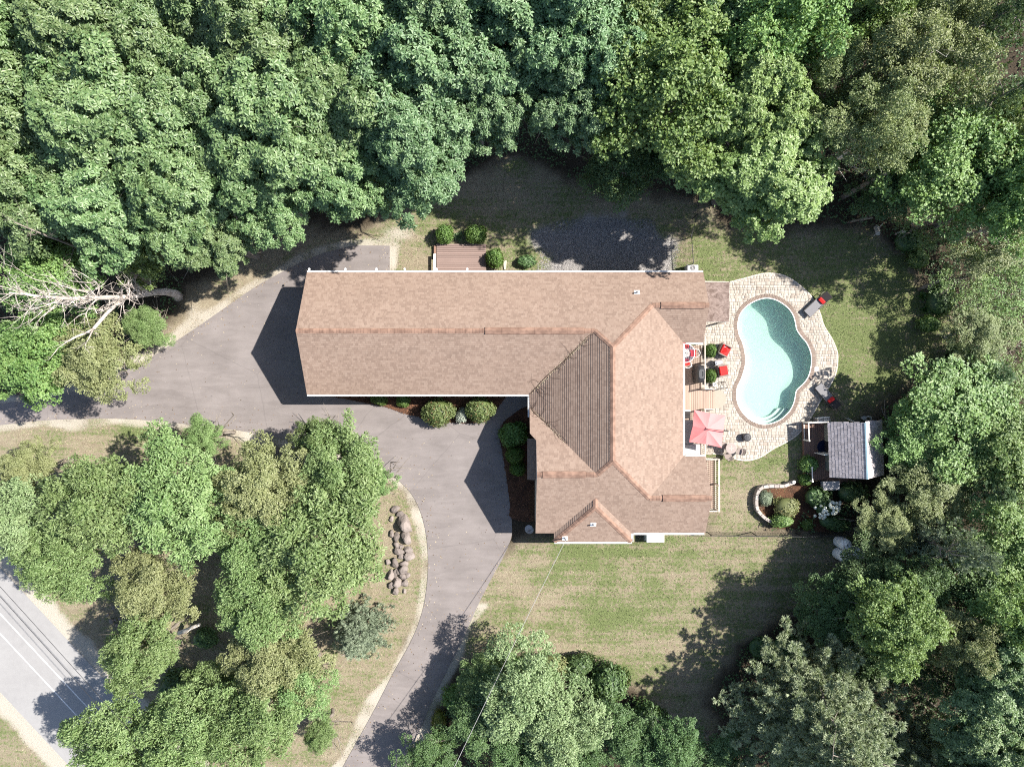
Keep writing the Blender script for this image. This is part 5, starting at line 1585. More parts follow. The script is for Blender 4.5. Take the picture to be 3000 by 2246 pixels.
railing(pd, (xe-.05, ys0-.05), (xe-.05, yb+.05), ZD, posts=3)
railing(pd, (xe-.05, ys1+.02), (xe+.75, ys1+.02), .02, h=.55, posts=2, bal=.2)
railing(pd, (xe+.1, ys0-.03), (xe+.85, ys0-.03), .02, h=.5, posts=2, bal=.2)
sd = thing('side_deck', 'narrow railed deck on the lower right end of the house', 'deck', (0,0,0))
sx1 = W(2094,0,ZD)[0]; sy0, sy1 = W(0,1490,ZD)[1], W(0,1342,ZD)[1]
boards(sd, 11.75, sx1, sy0, sy1, ZD, M['deck_tan'])
MB().box(11.75, sx1-.03, sy0+.02, sy1-.02, 0, ZD-.04).build('deck_frame', M['deck_brown'], sd)
railing(sd, (sx1+.03, sy0), (sx1+.03, sy1), ZD, posts=3, top=(.11,.035))
railing(sd, (12.1, sy0), (sx1, sy0), ZD, posts=2)
railing(sd, (12.1, sy1+.02), (sx1, sy1+.02), ZD, posts=2)
# back deck by the north wall
bd = thing('back_deck', 'brown plank deck against the upper wall of the house', 'deck', (0,0,0))
xa, ya = W(1279,714,.25)[:2]; xb = W(1424,0,.25)[0]; yb2 = YN-ov
boards(bd, xa, xb, yb2, ya, .25, M['deck_grey'], 'x', w=.138, gap=.02)
MB().box(xa+.03, xb-.03, yb2, ya-.03, 0, .21).build('deck_frame', M['deck_brown'], bd)
lp = W(1273,775,.5)
MB().cbox((lp[0], (YN+W(0,752,.5)[1])/2, .42), (.17, W(0,752,.5)[1]-YN+.4, .07), 0, .01).build('bench_plank', M['offwhite'], bd)
MB().cbox((lp[0], W(0,720,.2)[1]-.4, .12), (.16, .85, .2), 0, .01).build('deck_step', M['deck_brown'], bd)

# ================================================================== AWNING at the right end of the house
aw = thing('awning_roof', 'flat mottled brown canopy at the upper right end of the house', 'awning', (0,0,0))
t = NT('weathered_canopy'); f = t.noise(2.2,6,t.pos(),.7,1.6); f2 = t.noise(9,4,t.pos(),.7)
t.col(t.mix(t.math('ADD', t.math('MULTIPLY', t.ramp(f,[(0.38,0),(0.62,1)]), .7), t.math('MULTIPLY', f2, .3)), (0.085,0.058,0.048), (0.27,0.21,0.185))); t.bump(f,.4,.02); M['canopy'] = t.set(.9,.15)
za = 2.3
ax1 = W(2137,0,za)[0]; ay1, ay0 = W(0,826,za)[1], W(0,942,za)[1]; ax0 = 11.0
am = MB(); nxg, nyg = 10, 14
for i in range(nxg+1):
    for j in range(nyg+1):
        fx, fy = i/nxg, j/nyg
        am.v.append((ax0+(ax1-ax0)*fx, ay0+(ay1-ay0)*fy, za-.05*math.sin(fx*3.14)*math.sin(fy*3.14)+.012*math.sin(fx*17+fy*9)))
for i in range(nxg):
    for j in range(nyg):
        a = i*(nyg+1)+j; am.f.append((a, a+nyg+1, a+nyg+2, a+1))
am.build('canopy', M['canopy'], aw, smooth=True)
fm = MB()
for x in (ax0+.02, ax1-.02): fm.box(x-.03,x+.03,ay0,ay1,za-.12,za-.02)
for yv in (ay0+.02, ay1-.02): fm.box(ax0+.055,ax1-.055,yv-.03,yv+.03,za-.12,za-.02)
fm.build('frame', M['offwhite'], aw)
pme = MB().cbox((0,0,za/2-.06),(.09,.09,za-.12),0,.008).mesh('post', M['offwhite'])
for x, yv in ((ax1-.08,ay0+.08),(ax1-.08,ay1-.08)): piece('post', pme, aw, (x,yv,0))
MB().tube([(ax1-.6,ay0-.02,za-.2),(11.9,ay0-.35,.9)], .02, 6).build('stay', M['darkmetal'], aw)

# ================================================================== FURNITURE
def armchair(px, py, rz, label, cushions=2):
    p = W(px, py, .35); o = thing('wicker_armchair', label, 'armchair', (p[0],p[1],.055), rz, 'wicker armchairs with red cushions')
    MB().cbox((0,0,.17),(.72,.72,.22),0,.03).build('seat_base', M['wicker'], o, off=(0,0,0))
    MB().cbox((-.34,0,.42),(.09,.74,.5),0,.03).build('backrest', M['wicker'], o, off=(0,0,0))
    arm = MB().cbox((0,0,0),(.66,.085,.33),0,.025).mesh('armrest', M['wicker'])
    for s in (-1,1): piece('armrest', arm, o, (.03,s*.345,.38))
    leg = MB().cbox((0,0,0),(.05,.05,.1),0).mesh('leg', M['darkmetal'])
    for sx in (-1,1):
        for sy in (-1,1): piece('leg', leg, o, (sx*.31,sy*.31,.04))
    MB().cbox((.04,0,.34),(.62,.58,.13),0,.045).build('seat_cushion', M['red'], o, off=(0,0,0), smooth=False)
    m = MB().cbox((0,0,0),(.14,.58,.42),0,.05).mesh('back_cushion', M['red']); piece('back_cushion', m, o, (-.235,0,.55), (0,-.16,0))
    if cushions > 1:
        m = MB().cbox((0,0,0),(.40,.36,.12),0,.05).mesh('throw_pillow', M['red']); piece('throw_pillow', m, o, (-.02,.03,.47), (.1,-.5,.9))
        m2 = MB().cbox((0,0,0),(.07,.18,.012),0).mesh('pillow_tag', M['white']); piece('pillow_tag', m2, o, (-.06,.14,.56), (.1,-.4,.7))
armchair(2121, 1026, math.radians(-27), 'red cushioned wicker armchair with a loose pillow, upper one by the pool')
armchair(2116, 1086, math.radians(9), 'red cushioned wicker armchair without pillow, lower one by the pool', 1)

p = W(2107,1062,.45)
o = thing('side_table', 'small round side table with a silver tray between the two red armchairs', 'table', (p[0],p[1],.055))
MB().lathe([(.24,.44),(.25,.45),(.25,.475),(.24,.48),(.0,.48)], (0,0,0), 24).build('table_top', M['wicker'], o, off=(0,0,0))
MB().lathe([(.17,0),(.2,.02),(.16,.2),(.19,.44),(0,.44)], (0,0,0), 16).build('base', M['wicker'], o, off=(0,0,0))
M['silver'] = plain('silver_tray', (.5,.5,.5), .25, .6, .85, var=.1)
o = thing('serving_tray', 'tapered silver grey tray lying on the small round side table', 'tray', (p[0]-.03,p[1],.54), .2)
MB().prism([(-.26,-.15),(.2,-.09),(.27,0),(.2,.09),(-.26,.15)], 0, .02).build('tray', M['silver'], o, off=(0,0,0))
MB().prism([(-.19,-.09),(.1,-.05),(.1,.05),(-.19,.09)], .02, .05).build('dish', M['grey'], o, off=(0,0,0))

# glass table and white chairs on the deck
t = NT('table_glass'); t.t.nodes.remove(t.p); tr = t.n('BsdfTransparent'); tr.inputs[0].default_value = (.80,.80,.84,1); gl = t.n('BsdfGlossy'); gl.inputs['Roughness'].default_value = .05
mx = t.n('MixShader'); mx.inputs[0].default_value = .10; t.l(tr.outputs[0],mx.inputs[1]); t.l(gl.outputs[0],mx.inputs[2]); t.l(mx.outputs[0],t.out.inputs['Surface']); M['tglass'] = t.m
p = W(2008,1034,1.02); tc_ = (p[0],p[1])
o = thing('glass_table', 'round glass deck table with a white rim by the house wall', 'table', (p[0],p[1],ZD))
MB().lathe([(.60,.705),(.60,.715),(0,.715),(0,.705)], (0,0,0), 40).build('glass_top', M['tglass'], o, off=(0,0,0))
m = MB(); m.tube([(math.cos(a)*.61,math.sin(a)*.61,.71) for a in [2*math.pi*i/40 for i in range(41)]], .02, 6, False); m.build('rim', M['white_metal'], o, off=(0,0,0))
lg = MB().tube([(.5,0,0),(.42,0,.35),(.56,0,.69)], .018, 6).mesh('leg', M['white_metal'])
for i in range(4): piece('leg', lg, o, (0,0,0), (0,0,.6+i*math.pi/2))
o = thing('lace_mat', 'white lace mat in the middle of the round glass table', 'table mat', (p[0],p[1],ZD+.717))
m = MB()
for q in range(5):
    rr_ = .05+.055*q
    m.tube([(math.cos(a)*rr_*(1+.12*math.sin(a*8)),math.sin(a)*rr_*(1+.12*math.sin(a*8)),.006) for a in [2*math.pi*i/48 for i in range(49)]], .011, 4, False)
m.build('lace', M['white'], o, off=(0,0,0))
def patio_chair(x, y, rz, label):
    o = thing('patio_chair', label, 'chair', (x,y,ZD), rz, 'white framed chairs at the glass table')
    MB().cbox((0.02,0,.44),(.44,.44,.07),0,.025).build('seat_cushion', M['red'], o, off=(0,0,0))
    m = MB()
    for q in range(7):
        a = -.27+.09*q; m.tube([(-.20,a,.44),(-.28,a*1.05,.82)], .008, 4)
    m.build('back_mesh', M['white_metal'], o, off=(0,0,0))
    ring = [(-.05,-.27,.62),(-.2,-.27,.7),(-.33,-.16,.84),(-.36,0,.86),(-.33,.16,.84),(-.2,.27,.7),(-.05,.27,.62),(.2,.27,.6)]
    MB().tube([(.2,-.27,.6)]+ring, .017, 6).build('arm_frame', M['white_metal'], o, off=(0,0,0))
    leg = MB().tube([(0,0,.6),(0,0,0)], .015, 6).mesh('leg', M['white_metal'])
    for sx, sy in ((.2,-.27),(.2,.27),(-.24,-.22),(-.24,.22)): piece('leg', leg, o, (sx,sy,0), (0,0,0), (1,1,1 if sx > 0 else 1.1))
for a, dist, lab in ((0.0,.56,'red cushioned white chair at the right side of the glass table'), (-80,.62,'red cushioned white chair below the glass table'), (80,.5,'red cushioned white chair above the glass table')):
    ar = math.radians(a); patio_chair(tc_[0]+math.cos(ar)*dist, tc_[1]+math.sin(ar)*dist, ar+math.pi, lab)

# covered barbecue
p = W(2051,1095,.9)
o = thing('covered_barbecue', 'barbecue under a black vinyl cover beside the deck rail', 'barbecue', (p[0]-.02,p[1],ZD))
rings = []
for z, sx, sy, nz in ((0.02,.34,.62,.03),(.5,.32,.60,.02),(.78,.31,.58,.015),(.98,.25,.42,.02),(1.06,.17,.3,.03)):
    rings.append([((abs(math.cos(a))**.6)*math.copysign(1,math.cos(a))*sx*(1+nz*math.sin(a*9)), (abs(math.sin(a))**.6)*math.copysign(1,math.sin(a))*sy*(1+nz*math.cos(a*7)), z) for a in [2*math.pi*i/28 for i in range(28)]])
MB().loft(rings).build('cover', M['blackvinyl'], o, off=(0,0,0))
MB().tube([(.05,-.15,1.065),(.09,-.1,1.09),(.09,.1,1.09),(.05,.15,1.065)], .014, 6).build('handle_fold', M['black'], o, off=(0,0,0))
MB().tube([(-.12,-.45,.6),(-.2,-.35,.95),(-.1,-.2,1.05)], .02, 5).build('cover_crease', M['blackvinyl'], o, off=(0,0,0))

# white planter box and black step rail
p = W(2093,1126,.25)
o = thing('white_stool', 'small white square box beside the lower round shrub', 'stool', (p[0],p[1],.055), .05)
MB().cbox((0,0,.13),(.27,.23,.25),0,.025).build('box', M['white'], o, off=(0,0,0))
MB().lathe([(.05,.256),(.05,.262),(0,.262)], (0,0,0), 12).build('dial', M['black'], o, off=(0,0,0))
p = W(2112,1138,.0)
o = thing('grab_rail', 'black metal frame standing at the end of the deck steps', 'handrail', (p[0],p[1],.06), .35)
m = MB()
for s in (0,.42): m.tube([(-.16,s,0),(-.16,s,.62),(.22,s,.68),(.22,s,0)], .017, 6)
m.build('side_hoop', M['darkmetal'], o, off=(0,0,0))
m = MB()
for x, z in ((-.16,.62),(.22,.68),(-.16,.3),(.22,.05)): m.tube([(x,0,z),(x,.42,z)], .015, 6)
m.build('cross_bar', M['darkmetal'], o, off=(0,0,0))

# parasol
M['pink'] = plain('faded_red_canvas', (0.60,0.205,0.20), .85, .15, var=.10, scale=3)
zc_ = 2.35
cr = [W(2033.8,1200.4,zc_),W(2018.9,1294,zc_),W(2114,1311,zc_),W(2126.3,1216,zc_)]
pk = W(2071,1256,2.78)
o = thing('parasol', 'faded coral red square parasol over the corner of the deck', 'parasol', (W(2136,1263,2.8)[0],W(2136,1263,2.8)[1],.055))
cm = MB(); G = 14
C = [Vector(c_) for c_ in cr]; apx = Vector(pk)
mids = [(C[i]+C[(i+1)%4])/2 for i in range(4)]
cen = sum(C, Vector())/4
rim8 = []
for i in range(4):
    rim8.append(C[i]); mm = mids[i]; rim8.append(mm+(cen-mm)*.045+Vector((0,0,.12)))
for i in range(8):
    a, b = rim8[i], rim8[(i+1)%8]
    base = len(cm.v)
    for r_ in range(G+1):
        for k in range(G+1):
            fr_ = r_/G; fk = k/G
            e = a+(b-a)*fk
            q = apx+(e-apx)*fr_
            sag = -.055*math.sin(fk*math.pi)*math.sin(min(1,fr_*1.05)*math.pi*.55)*fr_ 
            sag += .010*math.sin(fk*22+fr_*9)*fr_*(1-fr_)*(2.5 if i in (1,2) else .8)
            cm.v.append((q.x,q.y,q.z+sag))
    for r_ in range(G):
        for k in range(G):
            s0 = base+r_*(G+1)+k; cm.f.append((s0,s0+G+1,s0+G+2,s0+1))
cm.build('canopy', M['pink'], o, smooth=True)
rb = MB()
for q in rim8: rb.tube([apx-Vector((0,0,.03)), q-Vector((0,0,.02))], .012, 5)
rb.build('rib', M['darkmetal'], o)
vm = MB()
for i in range(8):
    a, b = rim8[i], rim8[(i+1)%8]; k = .10
    vm.add([apx+Vector((0,0,.06)), apx+(a-apx)*k+Vector((0,0,.035)), apx+(b-apx)*k+Vector((0,0,.035))], [(0,1,2)])
vm.build('vent_cap', M['pink'], o)
base = Vector(o.location)
MB().tube([base, (base.x,base.y,2.55), (base.x-.03,base.y,2.85), (apx.x+.25,apx.y-.02,2.98), (apx.x,apx.y,2.92), (apx.x,apx.y,2.80)], [.04,.035,.028,.02,.02,.018], 8).build('mast', M['darkmetal'], o)
MB().cbox((base.x,base.y,.09),(.7,.7,.07),0,.01).build('foot', M['charcoal'], o)

# covered sofa, stool stack under the eave edge
p = W(2010,1270,.7)
o = thing('covered_sofa', 'L shaped outdoor sofa under a grey cover beside the parasol', 'sofa', (p[0],p[1],ZD))
m = MB(); m.cbox((-.02,.12,.36),(.85,1.55,.68),0,.06); m.build('long_cover', M['greyfabric'], o, off=(0,0,0))
m = MB(); m.cbox((.22,-1.02,.34),(1.35,.70,.62),0,.06); m.build('chaise_cover', M['palegrey'], o, off=(0,0,0))
m = MB(); m.tube([(.405,-.6,.70),(.41,.1,.69),(.38,.85,.70)], .018, 5); m.build('cover_seam', M['greyfabric'], o, off=(0,0,0))
p = W(2011,1213,.5)
o = thing('slatted_crate', 'dark slatted crate with a pale lid next to the covered sofa', 'crate', (p[0],p[1],ZD))
sl = MB().cbox((0,0,0),(.34,.07,.05),0,.008).mesh('slat', M['charcoal'])
for k in range(4): piece('slat', sl, o, (0,-.2+.1*k,.48))
MB().cbox((0,-.03,.23),(.36,.46,.44),0,.01).build('crate_body', M['charcoal'], o, off=(0,0,0))
MB().cbox((0,.24,.5),(.34,.09,.04),0,.01).build('lid', M['white'], o, off=(0,0,0))

# fire pit and bistro set
p = W(2190,1281,.5)
o = thing('fire_pit', 'round fire pit under a black cover on the patio', 'fire pit', (p[0],p[1],.055))
MB().lathe([(.24,0),(.26,.1),(.27,.36),(.265,.4),(.2,.44),(0,.45)], (0,0,0), 28).build('cover', M['blackvinyl'], o, off=(0,0,0))
m = MB()
for k in range(5):
    a = k*1.3; m.tube([(.05*math.cos(a),.05*math.sin(a),.452),(.15*math.cos(a+.7),.15*math.sin(a+.7),.45),(.25*math.cos(a+1.1),.25*math.sin(a+1.1),.38)], .014, 5)
m.build('cover_fold', M['black'], o, off=(0,0,0))
M['bistro'] = plain('taupe_table', (.25,.205,.185), .5, .4, var=.15, scale=8)
p = W(2142,1313,.72); bt_ = p
o = thing('bistro_table', 'round taupe table at the lower end of the patio', 'table', (p[0],p[1],.055))
MB().lathe([(.35,.64),(.36,.65),(.36,.67),(.34,.68),(0,.68)], (0,0,0), 32).build('table_top', M['bistro'], o, off=(0,0,0))
MB().lathe([(.22,0),(.22,.02),(.05,.05),(.035,.1),(.035,.64)], (0,0,0), 14).build('pedestal', M['darkmetal'], o, off=(0,0,0))
m = MB()
for k in range(4): m.cbox((math.cos(k*math.pi/2)*.1,math.sin(k*math.pi/2)*.1,.685),(.16,.012,.008),k*math.pi/2)
m.build('inlay', M['offwhite'], o, off=(0,0,0))
M['sling'] = plain('cream_sling', (.58,.50,.43), .8, .2, var=.1)
def bistro_chair(px, py, rz, label):
    p = W(px,py,.45); o = thing('bistro_chair', label, 'chair', (p[0],p[1],.055), rz, 'bistro chairs')
    MB().lathe([(.23,.40),(.24,.41),(.24,.435),(.22,.44),(0,.435)], (0,0,0), 20).build('seat', M['wicker'], o, off=(0,0,0))
    MB().tube([(-.12,-.22,.44),(-.22,-.2,.7),(-.26,0,.78),(-.22,.2,.7),(-.12,.22,.44)], .016, 6).build('back_hoop', M['darkmetal'], o, off=(0,0,0))
    MB().add([(-.13,-.18,.5),(-.22,-.17,.72),(-.25,0,.76),(-.22,.17,.72),(-.13,.18,.5),(-.17,0,.5)], [(0,1,2,5),(5,2,3,4)]).build('back_panel', M['sling'], o, off=(0,0,0))
    leg = MB().tube([(0,0,0),(-.03,-.03,.42)], .014, 6).mesh('leg', M['darkmetal'])
    for k in range(4): piece('leg', leg, o, (.2*math.cos(.78+k*1.57),.2*math.sin(.78+k*1.57),0), (0,0,k*1.57+.0))
bistro_chair(2168, 1322, math.pi-.15, 'bistro chair at the right side of the round taupe table')
bistro_chair(2133, 1336, math.pi/2+.5, 'bistro chair at the lawn side of the round taupe table')
bistro_chair(2119, 1304, -.45, 'bistro chair half under the parasol edge')

# sun loungers
def lounger(foot, head, label, tilt=.5):
    a, b = Vector(W(*foot,.35)), Vector(W(*head,.5)); d = b-a; rz = math.atan2(d.y,d.x); c = (a+b)/2
    o = thing('sun_lounger', label, 'sun lounger', (c.x,c.y,.03), rz, 'sun loungers by the pool')
    fr = MB()
    for s in (-1,1): fr.tube([(-.92,s*.30,.30),(.92,s*.30,.30)], .022, 6)
    for x in (-.92,-.2,.3,.92): fr.tube([(x,-.30,.30),(x,.30,.30)], .018, 6)
    fr.build('frame', M['darkmetal'], o, off=(0,0,0))
    lg = MB().tube([(0,0,.30),(0,0,0)], .02, 6).mesh('leg', M['darkmetal'])
    for x in (-.75,.7):
        for s in (-1,1): piece('leg', lg, o, (x,s*.30,0))
    MB().cbox((-.32,0,.335),(1.2,.58,.045),0,.015).build('seat_sling', M['slinggrey'], o, off=(0,0,0))
    bk = MB().cbox((.36,0,0),(.74,.58,.04),0,.014).mesh('backrest', M['charcoal']); piece('backrest', bk, o, (.28,0,.34), (0,-tilt,0))
    m = MB().cbox((0,0,0),(.26,.46,.11),0,.045).mesh('pillow', M['red'])
    piece('head_pillow', m, o, (.34,0,.34+.17*math.tan(tilt)*.6+.07), (0,-tilt,0))
    ar = MB().tube([(-.1,0,.32),(-.05,0,.5),(.35,0,.52),(.45,0,.33)], .016, 6).mesh('armrest', M['darkmetal'])
    for s in (-1,1): piece('armrest', ar, o, (0,s*.33,0))
lounger((2367,917), (2423,866), 'grey sun lounger with a red pillow at the upper right of the pool')
lounger((2400,1132), (2449,1187), 'grey sun lounger with a red pillow at the lower right of the pool', .35)

# ================================================================== SHED
sr = math.radians(2.2)
sc_ = (21.9, -4.17)
shed = thing('garden_shed', 'small grey shingled shed with a deck at the right of the garden', 'shed', (sc_[0],sc_[1],0), sr)
L2, Hf, ez, rz_ = 1.72, 1.69, 2.0, 3.3
wx0, wx1, wy0, wy1 = -1.22, 1.3, -1.5, 1.5
prof = [(wx0,.3),(wx1,.3),(wx1,ez+.25),(.02,rz_-.22),(wx0,ez+.25)]
MB().loft([[(x,wy1,z) for x,z in prof],[(x,wy0,z) for x,z in prof]]).build('wall', M['shedwall'], shed, off=(0,0,0))
k2 = (rz_-ez)/Hf
for s in (-1,1):
    m = MB(); up = [(0,-L2,rz_),(s*Hf,-L2,ez),(s*Hf,L2,ez),(0,L2,rz_)]
    m.add([(x,y,z-.04) for x,y,z in up]+[(x,y,z-.12) for x,y,z in up], [(0,1,2,3),(7,6,5,4),(0,4,5,1),(1,5,6,2),(2,6,7,3),(3,7,4,0)])
    sl = m.build('roof', M['shedwall'] if False else M['offwhite'], shed, off=(0,0,0))
    rsh = random.Random(9+s); ang = math.atan(k2); sw = math.hypot(Hf, rz_-ez); rows = 11; ex = (sw-.03)/rows
    me_s = [MB().cbox((0,0,0),(ex*1.55,w_,.02),0,.003).mesh('shake', M['shake']) for w_ in (.10,.125,.15)]
    for r_ in range(rows):
        yv = -L2-.01
        while yv < L2-.03:
            kx = rsh.randrange(3); w_ = (.10,.125,.15)[kx]
            dd = ex*(r_+.5)+rsh.uniform(-.02,.02)
            x = s*(Hf-dd*math.cos(ang)); z = ez+dd*math.sin(ang)-.015
            q = piece('shake', me_s[kx], sl, (x, yv+w_/2, z+.012), (rsh.uniform(-.03,.03), s*(ang-.05), rsh.uniform(-.02,.02)))
            yv += w_+.008
M['bluemetal'] = plain('pale_blue_metal', (.42,.58,.62), .4, .5, var=.25, scale=5)
MB().add([(-.07,-L2-.02,rz_-.01),(0,-L2-.02,rz_+.045),(.07,-L2-.02,rz_-.01),(-.07,L2+.02,rz_-.01),(0,L2+.02,rz_+.045),(.07,L2+.02,rz_-.01)], [(0,1,4,3),(1,2,5,4)]).build('ridge_flashing', M['bluemetal'], shed, off=(0,0,0))
for s in (-1,1):
    m = MB()
    for sx in (-1,1):
        m.add([(0,s*(L2+.025),rz_-.06),(sx*Hf,s*(L2+.025),ez-.06),(sx*Hf,s*(L2+.025),ez-.18),(0,s*(L2+.025),rz_-.18),
               (0,s*(L2+.0),rz_-.06),(sx*Hf,s*(L2+.0),ez-.06),(sx*Hf,s*(L2+.0),ez-.18),(0,s*(L2+.0),rz_-.18)], [(0,1,2,3),(4,7,6,5),(0,4,5,1),(3,2,6,7)])
    m.build('bargeboard', M['white'], shed, off=(0,0,0))
dm_ = MB().cbox((wx0-.36,-.33,1.05),(.72,.045,1.45),0,.01).build('door', M['white'], shed, off=(0,0,0))
MB().lathe([(.025,0),(.03,.03),(0,.05)], (wx0-.62,-.30,1.05), 8).build('door_knob', M['darkmetal'], dm_, off=(0,0,0))
MB().box(wx0-.012, wx0-.004, -.32, .42, .32, 2.0).build('doorway', M['black'], shed, off=(0,0,0))
for yv in (.95, -1.05):
    w_ = MB().box(wx0-.05, wx0-.004, yv-.22, yv+.22, .95, 1.6).build('window', M['white'], shed, off=(0,0,0))
    MB().box(wx0-.065, wx0-.052, yv-.16, yv+.16, 1.01, 1.54).build('pane', M['glassy'], w_, off=(0,0,0))
sdk = thing('shed_deck', 'brown board deck with a railing in front of the shed', 'deck', (sc_[0],sc_[1],0), sr)
boards(sdk, -2.6, wx0, -2.15, 1.75, .3, M['deck_brown'])
boards(sdk, wx0+.01, .75, -2.5, wy0-.02, .3, M['deck_brown'], 'x')
MB().box(-2.58, wx0-.02, -2.13, 1.73, 0, .26).build('deck_frame', M['deck_brown'], sdk, off=(0,0,0))
MB().box(wx0, .73, -2.48, wy0, 0, .26).build('deck_frame', M['deck_brown'], sdk, off=(0,0,0))
railing(sdk, (-2.57,.55), (-2.57,1.72), .3, h=.8, mat=M['offwhite'], posts=2, bal=.14)
railing(sdk, (-2.55,1.72), (wx0-.1,1.72), .3, h=.8, mat=M['offwhite'], posts=2, bal=.16)
railing(sdk, (-2.45,-2.1), (-2.45,-1.2), .3, h=.8, mat=M['offwhite'], posts=2, bal=.2)
p = W(2414,1309,.31)
om = thing('door_mat', 'round navy blue mat at the shed door', 'mat', (p[0],p[1],.302))
MB().lathe([(.44,0),(.45,.008),(.43,.018),(0,.02)], (0,0,0), 36).build('mat', M['navy'], om, off=(0,0,0))
p = W(2432,1421,.55)
o = thing('storage_box', 'pale grey flat lidded storage box at the lower corner of the shed deck', 'box', (p[0],p[1],.3), sr)
MB().cbox((0,0,.2),(1.05,.52,.4),0,.02).build('box', M['grey'], o, off=(0,0,0))
MB().cbox((0,0,.425),(1.1,.57,.05),0,.012).build('lid', M['palegrey'], o, off=(0,0,0))
p = W(2408,1230,.4)
o = thing('wooden_rack', 'weathered wooden rack standing on the grass above the shed deck', 'rack', (p[0],p[1],0), .12)
m = MB()
for x in (-.38,-.02,.36): m.cbox((x,0,.35),(.05,.34,.7),0,.005)
m.build('upright', M['oldwood'], o, off=(0,0,0))
for z in (.15,.42,.68):
    for yv in (-.15,0,.15): MB().cbox((0,yv,z),(.84,.07,.03),0,.004).build('slat', M['offwhite'], o, off=(0,0,0))
for k, (px,py) in enumerate(((2474,1222),(2484,1224),(2492,1228))):
    a = Vector(W(px,py,0)); o = thing('garden_pole', ['pale pole leaning on the shed end, first from the deck','pale pole leaning on the shed end, second from the deck','pale pole leaning on the shed end, third from the deck'][k], 'pole', tuple(a), 0, 'poles leaning on the shed')
    MB().tube([(0,0,0),(.10,-.34-.04*k,1.25)], .018, 6).build('pole', M['offwhite'], o, off=(0,0,0))
p = W(2530,1224,.2)
o = thing('lidded_pail', 'small pale round pail behind the shed end', 'pail', (p[0],p[1],0))
MB().lathe([(.10,0),(.13,.28),(.14,.29),(.14,.31),(0,.32)], (0,0,0), 16).build('pail', M['palegrey'], o, off=(0,0,0))
p = W(2545,1226,.1)
o = thing('hose_coil', 'coiled pale hose on the ground behind the shed end', 'hose', (p[0],p[1],0))
MB().tube([(math.cos(a)*(.13+.006*a),math.sin(a)*(.11+.005*a),.03+.004*a) for a in [q*.4 for q in range(40)]], .014, 5).build('coil', M['offwhite'], o, off=(0,0,0))

# ================================================================== UTILITIES AND GARDEN THINGS
def gas_tank(px, py, label):
    p = W(px,py,1.2); o = thing('gas_tank', label, 'gas tank', (p[0],p[1],0), 0, 'white gas tanks')
    MB().lathe([(.30,0),(.37,.08),(.38,.15),(.38,1.0),(.36,1.12),(.29,1.22),(.16,1.29),(0,1.31)], (0,0,0), 28).build('shell', M['white_metal'], o, off=(0,0,0), smooth=True)
    MB().lathe([(.13,1.27),(.13,1.38),(.11,1.38),(.11,1.3)], (0,0,0), 16).build('collar', M['white_metal'], o, off=(0,0,0))
    MB().tube([(0,0,1.28),(0,0,1.36),(.06,0,1.38)], .02, 6).build('valve', M['darkmetal'], o, off=(0,0,0))
    M.setdefault('bluemark', plain('blue_marking', (.03,.05,.25), .5, .4))
    m = MB()
    for k in range(3): m.cbox((.19,-.05+.05*k,1.268),(.07,.028,.008),.3)
    m.build('marking', M['bluemark'], o, off=(0,0,0))
gas_tank(2481,1596,'white domed gas tank, upper one of the three under the leaves')
gas_tank(2478,1632,'white domed gas tank, lower one nearest the lawn')
gas_tank(2521,1624,'white domed gas tank, deepest under the leaves')

p = W(1919,1572,.6)
o = thing('standby_generator', 'white generator cabinet on the grass against the lower house wall', 'generator', (p[0],p[1],0))
MB().cbox((0,0,.36),(1.12,.62,.62),0,.06).build('cabinet', M['white'], o, off=(0,0,0))
MB().cbox((0,0,.69),(1.16,.66,.06),0,.025).build('lid', M['white_metal'], o, off=(0,0,0))
MB().cbox((0,0,.03),(1.25,.75,.06),0,.01).build('pad', M['concrete'], o, off=(0,0,0))
m = MB()
for k in range(6): m.box(-.3+.1*k,-.24+.1*k,-.325,-.312,.2,.5)
m.build('louvre', M['grey'], o, off=(0,0,0))

p = W(1550,1550,.7)
o = thing('satellite_dish', 'grey satellite dish standing in the shade by the lower left house corner', 'satellite dish', (p[0],p[1],0), 2.4)
rings = [[((r_*math.cos(a)),(r_*math.sin(a)*.92),.08*(r_/.3)**2) for a in [2*math.pi*i/24 for i in range(24)]] for r_ in (.02,.1,.2,.28,.3)]
m = MB(); m.loft(rings, False); dsh = piece('dish', m.mesh('dish', M['palegrey'], smooth=True), o, (0,0,.8), (.35,.25,0))
MB().tube([(0,0,0),(0,0,.8)], .03, 8).build('mast', M['darkmetal'], o, off=(0,0,0))
MB().tube([(-.05,-.25,.8),(-.1,-.2,1.0),(.02,.02,1.12)], .014, 6).build('feed_arm', M['black'], o, off=(0,0,0))
MB().cbox((.02,.02,1.13),(.12,.05,.05),.5,.01).build('receiver', M['black'], o, off=(0,0,0))

p = W(2026,789,.4)
o = thing('air_conditioner', 'grey condenser box peeking out above the upper right roof corner', 'air conditioner', (p[0],p[1]+.05,0))
MB().cbox((0,0,.35),(.75,.42,.7),0,.04).build('cabinet', M['palegrey'], o, off=(0,0,0))
m = MB()
for k in range(4): m.tube([(math.cos(a)*(.05+.035*k),math.sin(a)*(.05+.035*k),.71) for a in [2*math.pi*i/20 for i in range(21)]], .006, 4, False)
m.build('fan_grille', M['charcoal'], o, off=(0,0,0))

